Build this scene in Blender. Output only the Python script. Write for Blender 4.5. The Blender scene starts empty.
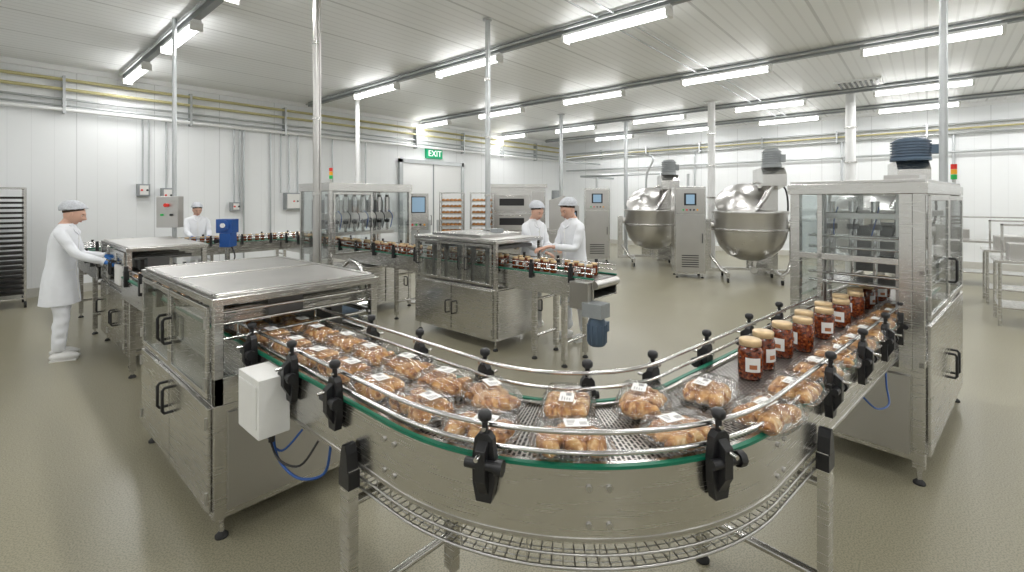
import bpy, math, random
from mathutils import Vector, Matrix, noise
random.seed(4)
sc = bpy.context.scene
COL = sc.collection
rad = math.radians

# ------------------------------------------------------------------ materials
def newmat(name):
    m = bpy.data.materials.new(name); m.use_nodes = True
    nt = m.node_tree
    return m, nt, nt.nodes['Principled BSDF']
def N(nt, t, **kw):
    n = nt.nodes.new(t)
    for k, v in kw.items():
        if k in n.inputs: n.inputs[k].default_value = v
        else: setattr(n, k, v)
    return n
def simple(name, col, rough=0.5, metal=0.0, nscale=30.0, var=0.08, bump=0.0, emis=None, es=0):
    m, nt, p = newmat(name)
    tc = N(nt, 'ShaderNodeTexCoord')
    no = N(nt, 'ShaderNodeTexNoise', Scale=nscale, Detail=3.0)
    nt.links.new(tc.outputs['Object'], no.inputs['Vector'])
    mx = N(nt, 'ShaderNodeMix', data_type='RGBA')
    mx.inputs[6].default_value = (*[c*(1-var) for c in col], 1)
    mx.inputs[7].default_value = (*[min(1, c*(1+var)) for c in col], 1)
    nt.links.new(no.outputs['Fac'], mx.inputs[0])
    nt.links.new(mx.outputs[2], p.inputs['Base Color'])
    p.inputs['Roughness'].default_value = rough
    p.inputs['Metallic'].default_value = metal
    if bump:
        b = N(nt, 'ShaderNodeBump', Strength=bump, Distance=0.01)
        nt.links.new(no.outputs['Fac'], b.inputs['Height']); nt.links.new(b.outputs[0], p.inputs['Normal'])
    if emis:
        p.inputs['Emission Color'].default_value = (*emis, 1); p.inputs['Emission Strength'].default_value = es
    return m
def steel(name, col=(0.60, 0.59, 0.57), r=0.28, sc3=(3, 3, 90)):
    m, nt, p = newmat(name)
    tc = N(nt, 'ShaderNodeTexCoord'); mp = N(nt, 'ShaderNodeMapping'); mp.inputs['Scale'].default_value = sc3
    no = N(nt, 'ShaderNodeTexNoise', Scale=2.0, Detail=4.0)
    n2 = N(nt, 'ShaderNodeTexNoise', Scale=1.7, Detail=2.0)
    nt.links.new(tc.outputs['Object'], mp.inputs[0]); nt.links.new(mp.outputs[0], no.inputs['Vector'])
    nt.links.new(tc.outputs['Object'], n2.inputs['Vector'])
    mr = N(nt, 'ShaderNodeMapRange'); mr.inputs[3].default_value = r-0.07; mr.inputs[4].default_value = r+0.08
    nt.links.new(no.outputs['Fac'], mr.inputs[0]); nt.links.new(mr.outputs[0], p.inputs['Roughness'])
    mx = N(nt, 'ShaderNodeMix', data_type='RGBA')
    mx.inputs[6].default_value = (*[c*0.82 for c in col], 1); mx.inputs[7].default_value = (*[min(1,c*1.15) for c in col], 1)
    nt.links.new(n2.outputs['Fac'], mx.inputs[0]); nt.links.new(mx.outputs[2], p.inputs['Base Color'])
    p.inputs['Metallic'].default_value = 1.0
    b = N(nt, 'ShaderNodeBump', Strength=0.03, Distance=0.001)
    nt.links.new(no.outputs['Fac'], b.inputs['Height']); nt.links.new(b.outputs[0], p.inputs['Normal'])
    return m
def clear(name, tint=(0.96, 0.98, 0.98), refl=0.5, rough=0.04, bump=0.0, nscale=18, lo=0.05):
    m, nt, p = newmat(name)
    nt.nodes.remove(p)
    out = [n for n in nt.nodes if n.type == 'OUTPUT_MATERIAL'][0]
    t = N(nt, 'ShaderNodeBsdfTransparent'); t.inputs[0].default_value = (*tint, 1)
    g = N(nt, 'ShaderNodeBsdfGlossy'); g.inputs['Roughness'].default_value = rough
    lw = N(nt, 'ShaderNodeLayerWeight', Blend=0.35)
    mr = N(nt, 'ShaderNodeMapRange'); mr.inputs[3].default_value = lo; mr.inputs[4].default_value = refl
    nt.links.new(lw.outputs['Facing'], mr.inputs[0])
    mx = N(nt, 'ShaderNodeMixShader')
    nt.links.new(mr.outputs[0], mx.inputs[0]); nt.links.new(t.outputs[0], mx.inputs[1]); nt.links.new(g.outputs[0], mx.inputs[2])
    if bump:
        tc = N(nt, 'ShaderNodeTexCoord'); no = N(nt, 'ShaderNodeTexNoise', Scale=nscale, Detail=3.0, Distortion=1.5)
        nt.links.new(tc.outputs['Object'], no.inputs['Vector'])
        b = N(nt, 'ShaderNodeBump', Strength=bump, Distance=0.02)
        nt.links.new(no.outputs['Fac'], b.inputs['Height']); nt.links.new(b.outputs[0], g.inputs['Normal']); nt.links.new(b.outputs[0], lw.inputs['Normal'])
    nt.links.new(mx.outputs[0], out.inputs[0])
    return m
def panelmat(name, axis, col, period, linew, dark, rough=0.4, period2=None):
    m, nt, p = newmat(name)
    tc = N(nt, 'ShaderNodeTexCoord'); sp = N(nt, 'ShaderNodeSeparateXYZ')
    nt.links.new(tc.outputs['Object'], sp.inputs[0])
    def line(per, w):
        d = N(nt, 'ShaderNodeMath', operation='DIVIDE'); d.inputs[1].default_value = per
        nt.links.new(sp.outputs[axis], d.inputs[0])
        f = N(nt, 'ShaderNodeMath', operation='FRACT'); nt.links.new(d.outputs[0], f.inputs[0])
        l = N(nt, 'ShaderNodeMath', operation='LESS_THAN'); l.inputs[1].default_value = w/per
        nt.links.new(f.outputs[0], l.inputs[0]); return l
    l1 = line(period, linew); o = l1.outputs[0]
    mx = N(nt, 'ShaderNodeMix', data_type='RGBA')
    mx.inputs[6].default_value = (*col, 1); mx.inputs[7].default_value = (*[c*dark for c in col], 1)
    nt.links.new(o, mx.inputs[0]); last = mx.outputs[2]
    if period2:
        l2 = line(period2, linew*1.3)
        m2 = N(nt, 'ShaderNodeMix', data_type='RGBA'); m2.inputs[7].default_value = (*[c*dark*0.8 for c in col], 1)
        nt.links.new(last, m2.inputs[6]); nt.links.new(l2.outputs[0], m2.inputs[0]); last = m2.outputs[2]
    nt.links.new(last, p.inputs['Base Color']); p.inputs['Roughness'].default_value = rough
    b = N(nt, 'ShaderNodeBump', Strength=0.15, Distance=0.005); b.invert = True
    nt.links.new(o, b.inputs['Height']); nt.links.new(b.outputs[0], p.inputs['Normal'])
    return m

STEEL = steel('brushed_steel', (.63, .62, .60), .25); STEEL2 = steel('satin_steel', (0.54, 0.53, 0.515), 0.33)
POLISH = steel('polished_steel', (0.68, 0.67, 0.66), 0.16, (6, 6, 6))
BOWLST = steel('bowl_steel', (0.62, 0.61, 0.60), 0.30, (6, 6, 20))
DARKST = steel('dark_steel', (0.18, 0.18, 0.18), 0.4)
BLACK = simple('black_plastic', (0.014, 0.014, 0.016), 0.38)
RUBBER = simple('rubber', (0.02, 0.02, 0.02), 0.7)
WHITEP = simple('white_plastic', (0.78, 0.78, 0.76), 0.35, var=0.03)
WPAINT = simple('white_paint', (0.84, 0.85, 0.85), 0.45, var=0.03)
GREYP = simple('grey_paint', (0.28, 0.30, 0.31), 0.4)
GALV = steel('galvanised', (0.54, 0.56, 0.57), 0.42, (8, 8, 8))
GREEN = simple('green_guide', (0.0, 0.16, 0.09), 0.4)
BLUE = simple('blue_plastic', (0.015, 0.08, 0.30), 0.35)
BLUEMOT = simple('motor_paint', (0.075, 0.115, 0.17), 0.4)
YEL = simple('yellow_pipe', (0.55, 0.50, 0.26), 0.5)
RED = simple('red_lens', (0.6, 0.03, 0.02), 0.3, emis=(0.6, .03, .02), es=0.2)
AMB = simple('amber_lens', (0.75, 0.35, 0.02), 0.3, emis=(0.75, .35, .02), es=0.2)
GRN = simple('green_lens', (0.02, 0.4, 0.08), 0.3, emis=(0.02, .4, .08), es=0.15)
ACR = clear('acrylic_guard', (0.93, 0.95, 0.95), 0.45)
FILM = clear('pack_film', (0.985, 0.985, 0.985), 0.52, 0.09, bump=0.9, nscale=17, lo=0.06)
PAPER = simple('label_paper', (0.82, 0.82, 0.80), 0.55, var=0.02)
INK = simple('label_ink', (0.25, 0.24, 0.24), 0.6)
LABRED = simple('label_orange', (0.45, 0.16, 0.06), 0.6)
LID = simple('jar_lid_gold', (0.68, 0.50, 0.29), 0.34, 0.5)
SCREEN = simple('hmi_screen', (0.12, 0.2, 0.3), 0.2, emis=(0.35, 0.5, 0.62), es=0.5)
CLOTH = simple('coat_cloth', (0.82, 0.84, 0.88), 0.85, nscale=14, var=0.05, bump=0.25)
SHOE = simple('white_shoe', (0.75, 0.75, 0.74), 0.5)
SKIN = simple('skin', (0.66, 0.40, 0.30), 0.5, nscale=8, var=0.06)
LIPS = simple('lips', (0.46, 0.16, 0.14), 0.5)
HAIRD = simple('brow_hair', (0.05, 0.028, 0.015), 0.7)
EYEW = simple('eye_white', (0.8, 0.8, 0.8), 0.2)
GLOVE = simple('nitrile_glove', (0.04, 0.22, 0.66), 0.4)
HNET = simple('hairnet', (0.55, 0.57, 0.61), 0.8, nscale=70, var=0.35, bump=0.6)
LAMP = simple('tube_diffuser', (0.95, 0.95, 0.95), 0.4, emis=(1, 0.995, 0.98), es=10)
BREADM = simple('bread', (0.45, 0.20, 0.06), 0.7, nscale=12, var=0.4)
TRAY = simple('dark_tray', (0.03, 0.028, 0.026), 0.5, metal=0.6)
EXITG = simple('exit_green', (0.0, 0.28, 0.12), 0.4, emis=(0.0, 0.35, 0.15), es=0.4)
WALLX = panelmat('wall_panels_x', 0, (0.83, 0.85, 0.86), 0.30, 0.010, 0.93, 0.35, 1.2)
WALLY = panelmat('wall_panels_y', 1, (0.83, 0.85, 0.86), 0.30, 0.010, 0.93, 0.35, 1.2)
CEIL = panelmat('ceiling_panels', 1, (0.91, 0.925, 0.93), 0.16, 0.03, 0.90, 0.45, 1.12)

def ramp(nt, els):
    cr = N(nt, 'ShaderNodeValToRGB'); e = cr.color_ramp.elements
    e[0].position, e[0].color = els[0][0], (*els[0][1], 1); e[1].position, e[1].color = els[-1][0], (*els[-1][1], 1)
    for p, c in els[1:-1]: a = e.new(p); a.color = (*c, 1)
    return cr
def sauce():
    m, nt, p = newmat('tomato_sauce')
    tc = N(nt, 'ShaderNodeTexCoord'); no = N(nt, 'ShaderNodeTexNoise', Scale=70.0, Detail=4.0)
    nt.links.new(tc.outputs['Object'], no.inputs['Vector'])
    cr = ramp(nt, [(.36, (.045, .009, .003)), (.56, (.20, .035, .009)), (.73, (.44, .15, .035))])
    nt.links.new(no.outputs['Fac'], cr.inputs[0]); nt.links.new(cr.outputs[0], p.inputs['Base Color'])
    p.inputs['Roughness'].default_value = 0.06; p.inputs['Coat Weight'].default_value = 0.6
    return m
SAUCE = sauce()
def pastry():
    m, nt, p = newmat('baked_pastry')
    tc = N(nt, 'ShaderNodeTexCoord'); no = N(nt, 'ShaderNodeTexNoise', Scale=26.0, Detail=6.0, Distortion=0.9)
    nt.links.new(tc.outputs['Object'], no.inputs['Vector'])
    cr = ramp(nt, [(.30, (.11, .032, .009)), (.44, (.37, .15, .038)), (.57, (.60, .33, .105)), (.72, (.84, .66, .38))])
    nt.links.new(no.outputs['Fac'], cr.inputs[0]); nt.links.new(cr.outputs[0], p.inputs['Base Color'])
    p.inputs['Roughness'].default_value = 0.6
    b = N(nt, 'ShaderNodeBump', Strength=0.7, Distance=0.01)
    nt.links.new(no.outputs['Fac'], b.inputs['Height']); nt.links.new(b.outputs[0], p.inputs['Normal'])
    return m
PASTRY = pastry()
def floormat():
    m, nt, p = newmat('epoxy_floor')
    tc = N(nt, 'ShaderNodeTexCoord')
    n1 = N(nt, 'ShaderNodeTexNoise', Scale=0.35, Detail=3.0); n2 = N(nt, 'ShaderNodeTexNoise', Scale=120.0, Detail=2.0)
    n3 = N(nt, 'ShaderNodeTexNoise', Scale=1.0, Detail=3.0)
    for n in (n1, n2, n3): nt.links.new(tc.outputs['Object'], n.inputs['Vector'])
    m1 = N(nt, 'ShaderNodeMix', data_type='RGBA'); m1.inputs[6].default_value = (0.275, 0.256, 0.178, 1); m1.inputs[7].default_value = (0.335, 0.312, 0.225, 1)
    nt.links.new(n1.outputs['Fac'], m1.inputs[0])
    m2 = N(nt, 'ShaderNodeMix', data_type='RGBA', blend_type='MULTIPLY'); m2.inputs[0].default_value = 0.7
    cr = ramp(nt, [(.38, (.5, .5, .5)), (.56, (1, 1, 1))])
    nt.links.new(n2.outputs['Fac'], cr.inputs[0]); nt.links.new(m1.outputs[2], m2.inputs[6]); nt.links.new(cr.outputs[0], m2.inputs[7])
    nt.links.new(m2.outputs[2], p.inputs['Base Color'])
    mr = N(nt, 'ShaderNodeMapRange'); mr.inputs[3].default_value = 0.25; mr.inputs[4].default_value = 0.34
    nt.links.new(n3.outputs['Fac'], mr.inputs[0]); nt.links.new(mr.outputs[0], p.inputs['Roughness'])
    b = N(nt, 'ShaderNodeBump', Strength=0.08, Distance=0.002)
    nt.links.new(n2.outputs['Fac'], b.inputs['Height']); nt.links.new(b.outputs[0], p.inputs['Normal'])
    return m
FLOOR = floormat()
def beltmat():
    m, nt, p = newmat('mesh_belt')
    tc = N(nt, 'ShaderNodeTexCoord')
    br = N(nt, 'ShaderNodeTexBrick', Scale=1.0)
    br.inputs['Color1'].default_value = (0.03, 0.03, 0.03, 1); br.inputs['Color2'].default_value = (0.06, 0.055, 0.05, 1)
    br.inputs['Mortar'].default_value = (0.55, 0.53, 0.50, 1)
    br.inputs['Brick Width'].default_value = 0.028; br.inputs['Row Height'].default_value = 0.0135; br.inputs['Mortar Size'].default_value = 0.0030
    br.inputs['Mortar Smooth'].default_value = 0.3
    nt.links.new(tc.outputs['UV'], br.inputs['Vector'])
    nt.links.new(br.outputs['Color'], p.inputs['Base Color'])
    p.inputs['Metallic'].default_value = 0.9; p.inputs['Roughness'].default_value = 0.32
    b = N(nt, 'ShaderNodeBump', Strength=0.7, Distance=0.004)
    nt.links.new(br.outputs['Fac'], b.inputs['Height']); nt.links.new(b.outputs[0], p.inputs['Normal'])
    return m
BELT = beltmat()

# ------------------------------------------------------------------ builder
def smoothpath(pts, n=6):
    P = [Vector(p) for p in pts]; out = []
    for i in range(len(P)-1):
        a = P[max(0, i-1)]; b_ = P[i]; c = P[i+1]; d = P[min(len(P)-1, i+2)]
        for k in range(n):
            t = k/n; out.append(.5*((2*b_)+(c-a)*t+(2*a-5*b_+4*c-d)*t*t+(3*b_-a-3*c+d)*t**3))
    out.append(P[-1]); return out
class B:
    def __init__(s, name):
        s.name = name; s.v = []; s.f = []; s.m = []; s.sm = []; s.mats = []; s.xf = Matrix.Identity(4)
    def mi(s, mat):
        if mat not in s.mats: s.mats.append(mat)
        return s.mats.index(mat)
    def add(s, pts, faces, mat, smooth=False):
        o = len(s.v); k = s.mi(mat)
        s.v += [s.xf @ Vector(p) for p in pts]
        for f in faces:
            s.f.append([i+o for i in f]); s.m.append(k); s.sm.append(smooth)
    def box(s, x0, x1, y0, y1, z0, z1, mat):
        s.add([(x0,y0,z0),(x1,y0,z0),(x1,y1,z0),(x0,y1,z0),(x0,y0,z1),(x1,y0,z1),(x1,y1,z1),(x0,y1,z1)],
              [(0,3,2,1),(4,5,6,7),(0,1,5,4),(1,2,6,5),(2,3,7,6),(3,0,4,7)], mat)
    def cbox(s, c, d, mat): s.box(c[0]-d[0]/2,c[0]+d[0]/2,c[1]-d[1]/2,c[1]+d[1]/2,c[2]-d[2]/2,c[2]+d[2]/2,mat)
    def prism(s, pts, vec, mat):
        n = len(pts); vec = Vector(vec)
        P = [Vector(p) for p in pts]; Q = [p+vec for p in P]
        s.add(P+Q, [tuple(range(n))[::-1], tuple(range(n,2*n))]+[(i,(i+1)%n,n+(i+1)%n,n+i) for i in range(n)], mat)
    def tube(s, pts, r, mat, seg=8, caps=True, flat=1.0):
        P = [Vector(p) for p in pts]; n = len(P)
        R = r if isinstance(r, (list, tuple)) else [r]*n
        T = []
        for i in range(n):
            a = P[max(0,i-1)]; b = P[min(n-1,i+1)]; T.append((b-a).normalized())
        u = T[0].orthogonal().normalized()
        if abs(T[0].z) < 0.9: u = T[0].cross(Vector((0,0,1))).normalized()
        V = []
        for i in range(n):
            u = (u - T[i]*u.dot(T[i])).normalized(); w = T[i].cross(u)
            for k in range(seg):
                a = 2*math.pi*k/seg
                V.append(P[i] + u*math.cos(a)*R[i] + w*math.sin(a)*R[i]*flat)
        F = []
        for i in range(n-1):
            for k in range(seg):
                F.append((i*seg+k, i*seg+(k+1)%seg, (i+1)*seg+(k+1)%seg, (i+1)*seg+k))
        s.add(V, F, mat, True)
        if caps:
            s.add(V[:seg], [tuple(range(seg))[::-1]], mat); s.add(V[-seg:], [tuple(range(seg))], mat)
    def hose(s, pts, r, mat, seg=8): s.tube(smoothpath(pts), r, mat, seg)
    def cyl(s, p, q, r, mat, seg=14): s.tube([p, q], r, mat, seg)
    def lathe(s, c, prof, mat, seg=28, rot=None):
        V = []; F = []; c = Vector(c)
        for (r, z) in prof:
            for k in range(seg):
                a = 2*math.pi*k/seg; q = Vector((r*math.cos(a), r*math.sin(a), z)); V.append(c+(rot @ q if rot else q))
        for i in range(len(prof)-1):
            for k in range(seg): F.append((i*seg+k, i*seg+(k+1)%seg, (i+1)*seg+(k+1)%seg, (i+1)*seg+k))
        s.add(V, F, mat, True)
    def ell(s, c, r, mat, seg=16, rings=10, rot=None, fn=None, keep=None):
        V = []; F = []; c = Vector(c)
        for i in range(rings+1):
            th = math.pi*i/rings
            for k in range(seg):
                a = 2*math.pi*k/seg
                d = Vector((math.sin(th)*math.cos(a), math.sin(th)*math.sin(a), math.cos(th)))
                p = Vector((d.x*r[0], d.y*r[1], d.z*r[2]))
                if fn: p = fn(d, p)
                if rot: p = rot @ p
                V.append(c+p)
        for i in range(rings):
            for k in range(seg):
                f = (i*seg+k, (i+1)*seg+k, (i+1)*seg+(k+1)%seg, i*seg+(k+1)%seg)
                if keep is None or all(keep(V[j]-c) for j in f): F.append(f)
        s.add(V, F, mat, True)
    def sweep(s, frames, prof, mat, smooth=True, closed=True):
        n = len(prof); V = []; F = []
        for (p, o) in frames:
            for (a, z) in prof: V.append((p[0]+o[0]*a, p[1]+o[1]*a, z))
        m = n if closed else n-1
        if smooth:
            for k in range(m):
                k2 = (k+1) % n; W = []; G = []
                for i in range(len(frames)): W += [V[i*n+k], V[i*n+k2]]
                for i in range(len(frames)-1): G.append((i*2, i*2+1, i*2+3, i*2+2))
                s.add(W, G, mat, True)
            if closed: s.add(V[:n], [tuple(range(n))[::-1]], mat); s.add(V[-n:], [tuple(range(n))], mat)
            return
        for i in range(len(frames)-1):
            for k in range(m): F.append((i*n+k, i*n+(k+1)%n, (i+1)*n+(k+1)%n, (i+1)*n+k))
        if closed: F += [tuple(range(n))[::-1], tuple(range(len(V)-n, len(V)))]
        s.add(V, F, mat, smooth)
    def rod(s, frames, off, z, r, mat, seg=8):
        s.tube([(p[0]+o[0]*off, p[1]+o[1]*off, z) for p, o in frames], r, mat, seg)
    def handle(s, c, axis, out, L, mat=None, r=0.009):
        c = Vector(c); a = Vector(axis); o = Vector(out); mat = mat or BLACK
        s.tube([c-a*L/2, c-a*L/2+o*0.035, c-a*(L/2-0.015)+o*0.045, c+a*(L/2-0.015)+o*0.045, c+a*L/2+o*0.035, c+a*L/2], r, mat, 8)
    def foot(s, x, y, z, mat=None):
        s.cyl((x,y,0.02),(x,y,z), 0.012, STEEL, 8); s.lathe((x,y,0), [(0,0),(0.032,0),(0.032,0.012),(0.014,0.03),(0,0.03)], RUBBER, 12)
    def done(s, bevel=0.0, parent=None):
        me = bpy.data.meshes.new(s.name)
        me.from_pydata([tuple(v) for v in s.v], [], s.f)
        for m in s.mats: me.materials.append(m)
        me.polygons.foreach_set('material_index', s.m); me.polygons.foreach_set('use_smooth', s.sm)
        me.update()
        o = bpy.data.objects.new(s.name, me); COL.objects.link(o)
        if bevel:
            b = o.modifiers.new('bev', 'BEVEL'); b.width = bevel; b.segments = 2; b.limit_method = 'ANGLE'; b.angle_limit = rad(50); b.harden_normals = False
        if parent: o.parent = parent
        return o

# ------------------------------------------------------------------ room
X0, X1, Y0, Y1, ZC = -4.0, 16.9, -7.0, 12.1, 4.25
def slab(name, a, mat):
    b = B(name); b.box(*a, mat); return b.done()
slab('floor', (X0-.2, X1+.2, Y0-.2, Y1+.2, -0.2, 0.0), FLOOR)
slab('ceiling', (X0-.2, X1+.2, Y0-.2, Y1+.2, ZC, ZC+0.2), CEIL)
slab('wall_left', (X0-.2, X1+.2, Y1, Y1+.2, 0, ZC), WALLX)
slab('wall_right', (X0-.2, X1+.2, Y0-.2, Y0, 0, ZC), WALLX)
slab('wall_back', (X1, X1+.2, Y0, Y1, 0, ZC), WALLY)
slab('wall_front', (X0-.2, X0, Y0, Y1, 0, ZC), WALLY)
CONC = simple('kerb', (0.55, 0.54, 0.50), 0.6)
slab('baseboard_left', (X0, X1, Y1-.05, Y1, 0, 0.16), CONC)
slab('baseboard_back', (X1-.05, X1, Y0, Y1-.05, 0, 0.16), CONC)
slab('trim_1', (X0, X1, Y1-.06, Y1, ZC-.10, ZC), WPAINT)
slab('trim_2', (X1-.06, X1, Y0, Y1-.06, ZC-.10, ZC), WPAINT)
b = B('door_1')
for x0, x1 in ((8.55, 9.72), (9.78, 10.95)):
    b.box(x0, x1, 12.03, 12.098, 0.02, 2.9, WPAINT)
    b.box(x0+.1, x1-.1, 12.015, 12.03, 0.15, 1.1, GALV)
b.box(8.43, 8.55, 12.0, 12.098, 0.01, 3.02, GALV); b.box(10.95, 11.07, 12.0, 12.098, 0.01, 3.02, GALV); b.box(8.43, 11.07, 12.0, 12.098, 2.9, 3.02, GALV)
b.box(9.72, 9.78, 12.04, 12.098, 0.02, 2.9, GREYP)
b.handle((9.62, 12.02, 1.1), (0,0,1), (0,-1,0), 0.3); b.done()
b = B('exit_sign'); b.box(9.45, 10.1, 12.0, 12.098, 3.1, 3.42, EXITG); es = b.done()
cu = bpy.data.curves.new('exit_text', 'FONT'); cu.body = 'EXIT'; cu.size = 0.27; cu.extrude = 0.004; cu.align_x = 'CENTER'
LETTER = simple('sign_white', (.9,.9,.9), .5, emis=(1,1,1), es=.6); cu.materials.append(LETTER)
to = bpy.data.objects.new('exit_text', cu); COL.objects.link(to); to.location = (9.78, 11.992, 3.165); to.rotation_euler = (rad(90), 0, 0); to.parent = es

b = B('wall_pipes_left')
for z, r, m, y in ((3.98, .03, YEL, 11.98), (3.80, .03, YEL, 11.98), (3.62, .022, GALV, 12.0), (3.50, .018, GALV, 12.0), (3.42, .035, WPAINT, 11.97)):
    b.cyl((X0+.02, y, z), (X1-.3, y, z), r, m, 10)
for x in range(-3, 17, 2): b.box(x, x+.04, 11.93, 12.098, 3.36, 4.05, GALV)
b.done()
b = B('wall_pipes_back')
for z, r, m in ((3.72, .03, GALV), (3.60, .025, YEL), (3.48, .03, GALV), (3.0, .03, GALV)): b.cyl((16.78, Y0+.02, z), (16.78, 11.7, z), r, m, 10)
for y in range(-6, 12, 2): b.box(16.74, 16.898, y, y+.04, 3.42, 3.78, GALV)
for y in (-3.2, -.5, 1.9, 6.2): b.cyl((16.8, y, 1.0), (16.8, y, 3.5), .03, GALV, 8); b.box(16.7, 16.898, y-.12, y+.12, .9, 1.25, GREYP)
b.done()
b = B('overhead_supply_pipe')
b.hose([(16.7, 10.0, 3.2), (14.0, 10.0, 3.2), (14.0, 6.7, 3.2), (14.0, 6.7, 2.4), (14.0, 6.7, .3)], .035, GALV)
b.tube([(16.7, 9.4, 2.6), (14.4, 9.4, 2.6), (14.4, 6.4, 2.6), (14.4, 6.4, .3)], .045, GALV)
b.box(13.9, 14.5, 6.3, 6.8, 0, .3, STEEL); b.done()
def wallbox(name, x, z, w, h, drops):
    b = B(name); b.box(x-w/2, x+w/2, 11.93, 12.098, z-h/2, z+h/2, GREYP)
    b.box(x-w/2+.03, x+w/2-.03, 11.915, 11.93, z-h/2+.03, z+h/2-.03, WHITEP)
    b.cyl((x-.04, 11.90, z), (x-.04, 11.93, z), .02, RED, 10); b.cyl((x+.05, 11.90, z), (x+.05, 11.93, z), .02, BLACK, 10)
    for dx in drops: b.cyl((x+dx, 12.06, z+h/2), (x+dx, 12.06, 3.4), .016, GALV, 8)
    return b.done()
wallbox('wall_control_box', 5.25, 1.72, .46, .42, (-.3, -.1, .12)); wallbox('wall_switch_box', 2.2, 1.95, .2, .25, (0, .1))
wallbox('wall_switch_box', 2.6, 1.85, .2, .3, (0,)); wallbox('wall_switch_box', 3.9, 1.6, .18, .2, (0, .12))
b = B('wall_conduit_drops')
for x, z in ((4.1, .2), (4.7, .9), (6.3, .3), (7.3, 1.0)): b.cyl((x, 12.05, z), (x, 12.05, 3.4), .018, GALV, 8)
b.done()
ROWS = {-1.8: 1.0, 1.9: 2.35, 5.6: 0.3, 9.2: 0.0, 12.9: 0.1, 15.6: 0.2}
for X, off in ROWS.items():
    b = B('ceiling_trunking'); b.box(X-.04, X+.04, Y0, 11.9, 4.14, 4.25, GREYP); b.cyl((X-.09, Y0, 4.19), (X-.09, 11.9, 4.19), .02, GALV, 8); b.done()
    y = off - 2.85*2
    while y < 11.6:
        if y > Y0+1:
            b = B('ceiling_light_fixture')
            b.box(X-.05, X+.05, y-.8, y+.8, 4.10, 4.14, WPAINT)
            for ye in (y-.79, y+.75): b.box(X-.075, X+.075, ye, ye+.04, 4.00, 4.11, WHITEP)
            b.tube([(X, y-.75, 4.055), (X, y+.75, 4.055)], .062, LAMP, 14, flat=.72)
            b.done()
            la = bpy.data.lights.new('tube_lamp', 'AREA'); la.shape = 'RECTANGLE'; la.size = 0.16; la.size_y = 1.5; la.energy = 27; la.color = (1, 0.992, 0.98)
            lo = bpy.data.objects.new('tube_lamp', la); COL.objects.link(lo); lo.location = (X, y, 3.995)
        y += 2.85
b = B('ceiling_air_vent'); b.box(12.0, 12.7, .7, 1.5, 4.21, 4.25, WPAINT)
for i in range(8): b.box(12.05, 12.65, .76+i*.09, .80+i*.09, 4.195, 4.21, DARKST)
b.done()
b = B('ceiling_cable_tray')
for dx in (-.12, .12): b.cyl((X0, 3.2+dx, 4.2), (X1, 3.2+dx, 4.2), .012, GALV, 6)
b.done()
def pole(name, x, y, z0, r, mat=GALV, flange=True, extra=False):
    b = B(name); b.cyl((x,y,z0), (x,y,ZC-.002), r, mat, 14)
    if flange: b.lathe((x,y,z0), [(0,0),(r*2.2,0),(r*2.2,.012),(r,.02)], mat, 14); b.lathe((x,y,ZC-.024), [(r,0),(r*2.2,.008),(r*2.2,.02)], mat, 14)
    if extra:
        b.cyl((x+r+.015, y, z0+.02), (x+r+.015, y, ZC-.002), .012, mat, 6)
        for z in (1.0, 1.8, 2.6, 3.4): b.cyl((x,y,z), (x,y,z+.03), r*1.3, STEEL, 12)
    return b.done()
pole('service_pole', 2.35, 4.85, 0, .03, STEEL2, extra=True)
pole('service_pole', 5.76, 9.86, 0, .05, WPAINT)
pole('service_pole', 4.64, 4.56, 1.335, .03, GALV, extra=True)
pole('service_pole', 12.25, 4.1, 0, .09, WPAINT, extra=True)
pole('service_pole', 13.25, 1.33, 0, .10, WPAINT, extra=True)
pole('service_pole', 11.2, 8.0, 0, .05, GALV)
pole('service_pole', 13.6, 7.2, 0, .06, GALV)

# ------------------------------------------------------------------ main curved conveyor
CX, CY, RM = 1.97, 1.40, 0.79
YS = 4.15; L1 = YS-CY; ARC = rad(83); LA = RM*ARC; L2 = 3.9; LT = L1+LA+L2
UX, UY = math.cos(rad(-7)), math.sin(rad(-7)); VX, VY = -UY, UX
def at(s):
    if s < L1: return (CX-RM, YS-s), (-1.0, 0.0)
    if s < L1+LA:
        a = math.pi + (s-L1)/RM; return (CX+RM*math.cos(a), CY+RM*math.sin(a)), (math.cos(a), math.sin(a))
    d = s-L1-LA; px = CX-VX*RM+UX*d; py = CY-VY*RM+UY*d
    return (px, py), (-VX, -VY)
def frames(s0, s1, ds=0.04):
    n = max(1, int(round((s1-s0)/ds))); return [at(s0+(s1-s0)*i/n) for i in range(n+1)]
ZB = 0.95
HW = 0.21
conv = B('curved_conveyor')
F = frames(0, LT)
for sg in (1, -1):
    conv.sweep(F, [(sg*(HW+.0), .735), (sg*(HW+.018), .735), (sg*(HW+.018), .956), (sg*(HW+.0), .956)], STEEL)
    conv.sweep(F, [(sg*(HW-.03), .735), (sg*(HW+.0), .735), (sg*(HW+.0), .745), (sg*(HW-.03), .745)], STEEL)
    conv.sweep(F, [(sg*(HW+.018), .742), (sg*(HW+.021), .742), (sg*(HW+.021), .752), (sg*(HW+.018), .752)], STEEL2)
    conv.sweep(F, [(sg*(HW+.006), .956), (sg*(HW+.023), .956), (sg*(HW+.023), .966), (sg*(HW+.006), .966)], GREEN)
    conv.sweep(F, [(sg*(HW-.014), .956), (sg*(HW+.006), .956), (sg*(HW+.006), .962), (sg*(HW-.014), .962)], STEEL)
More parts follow.
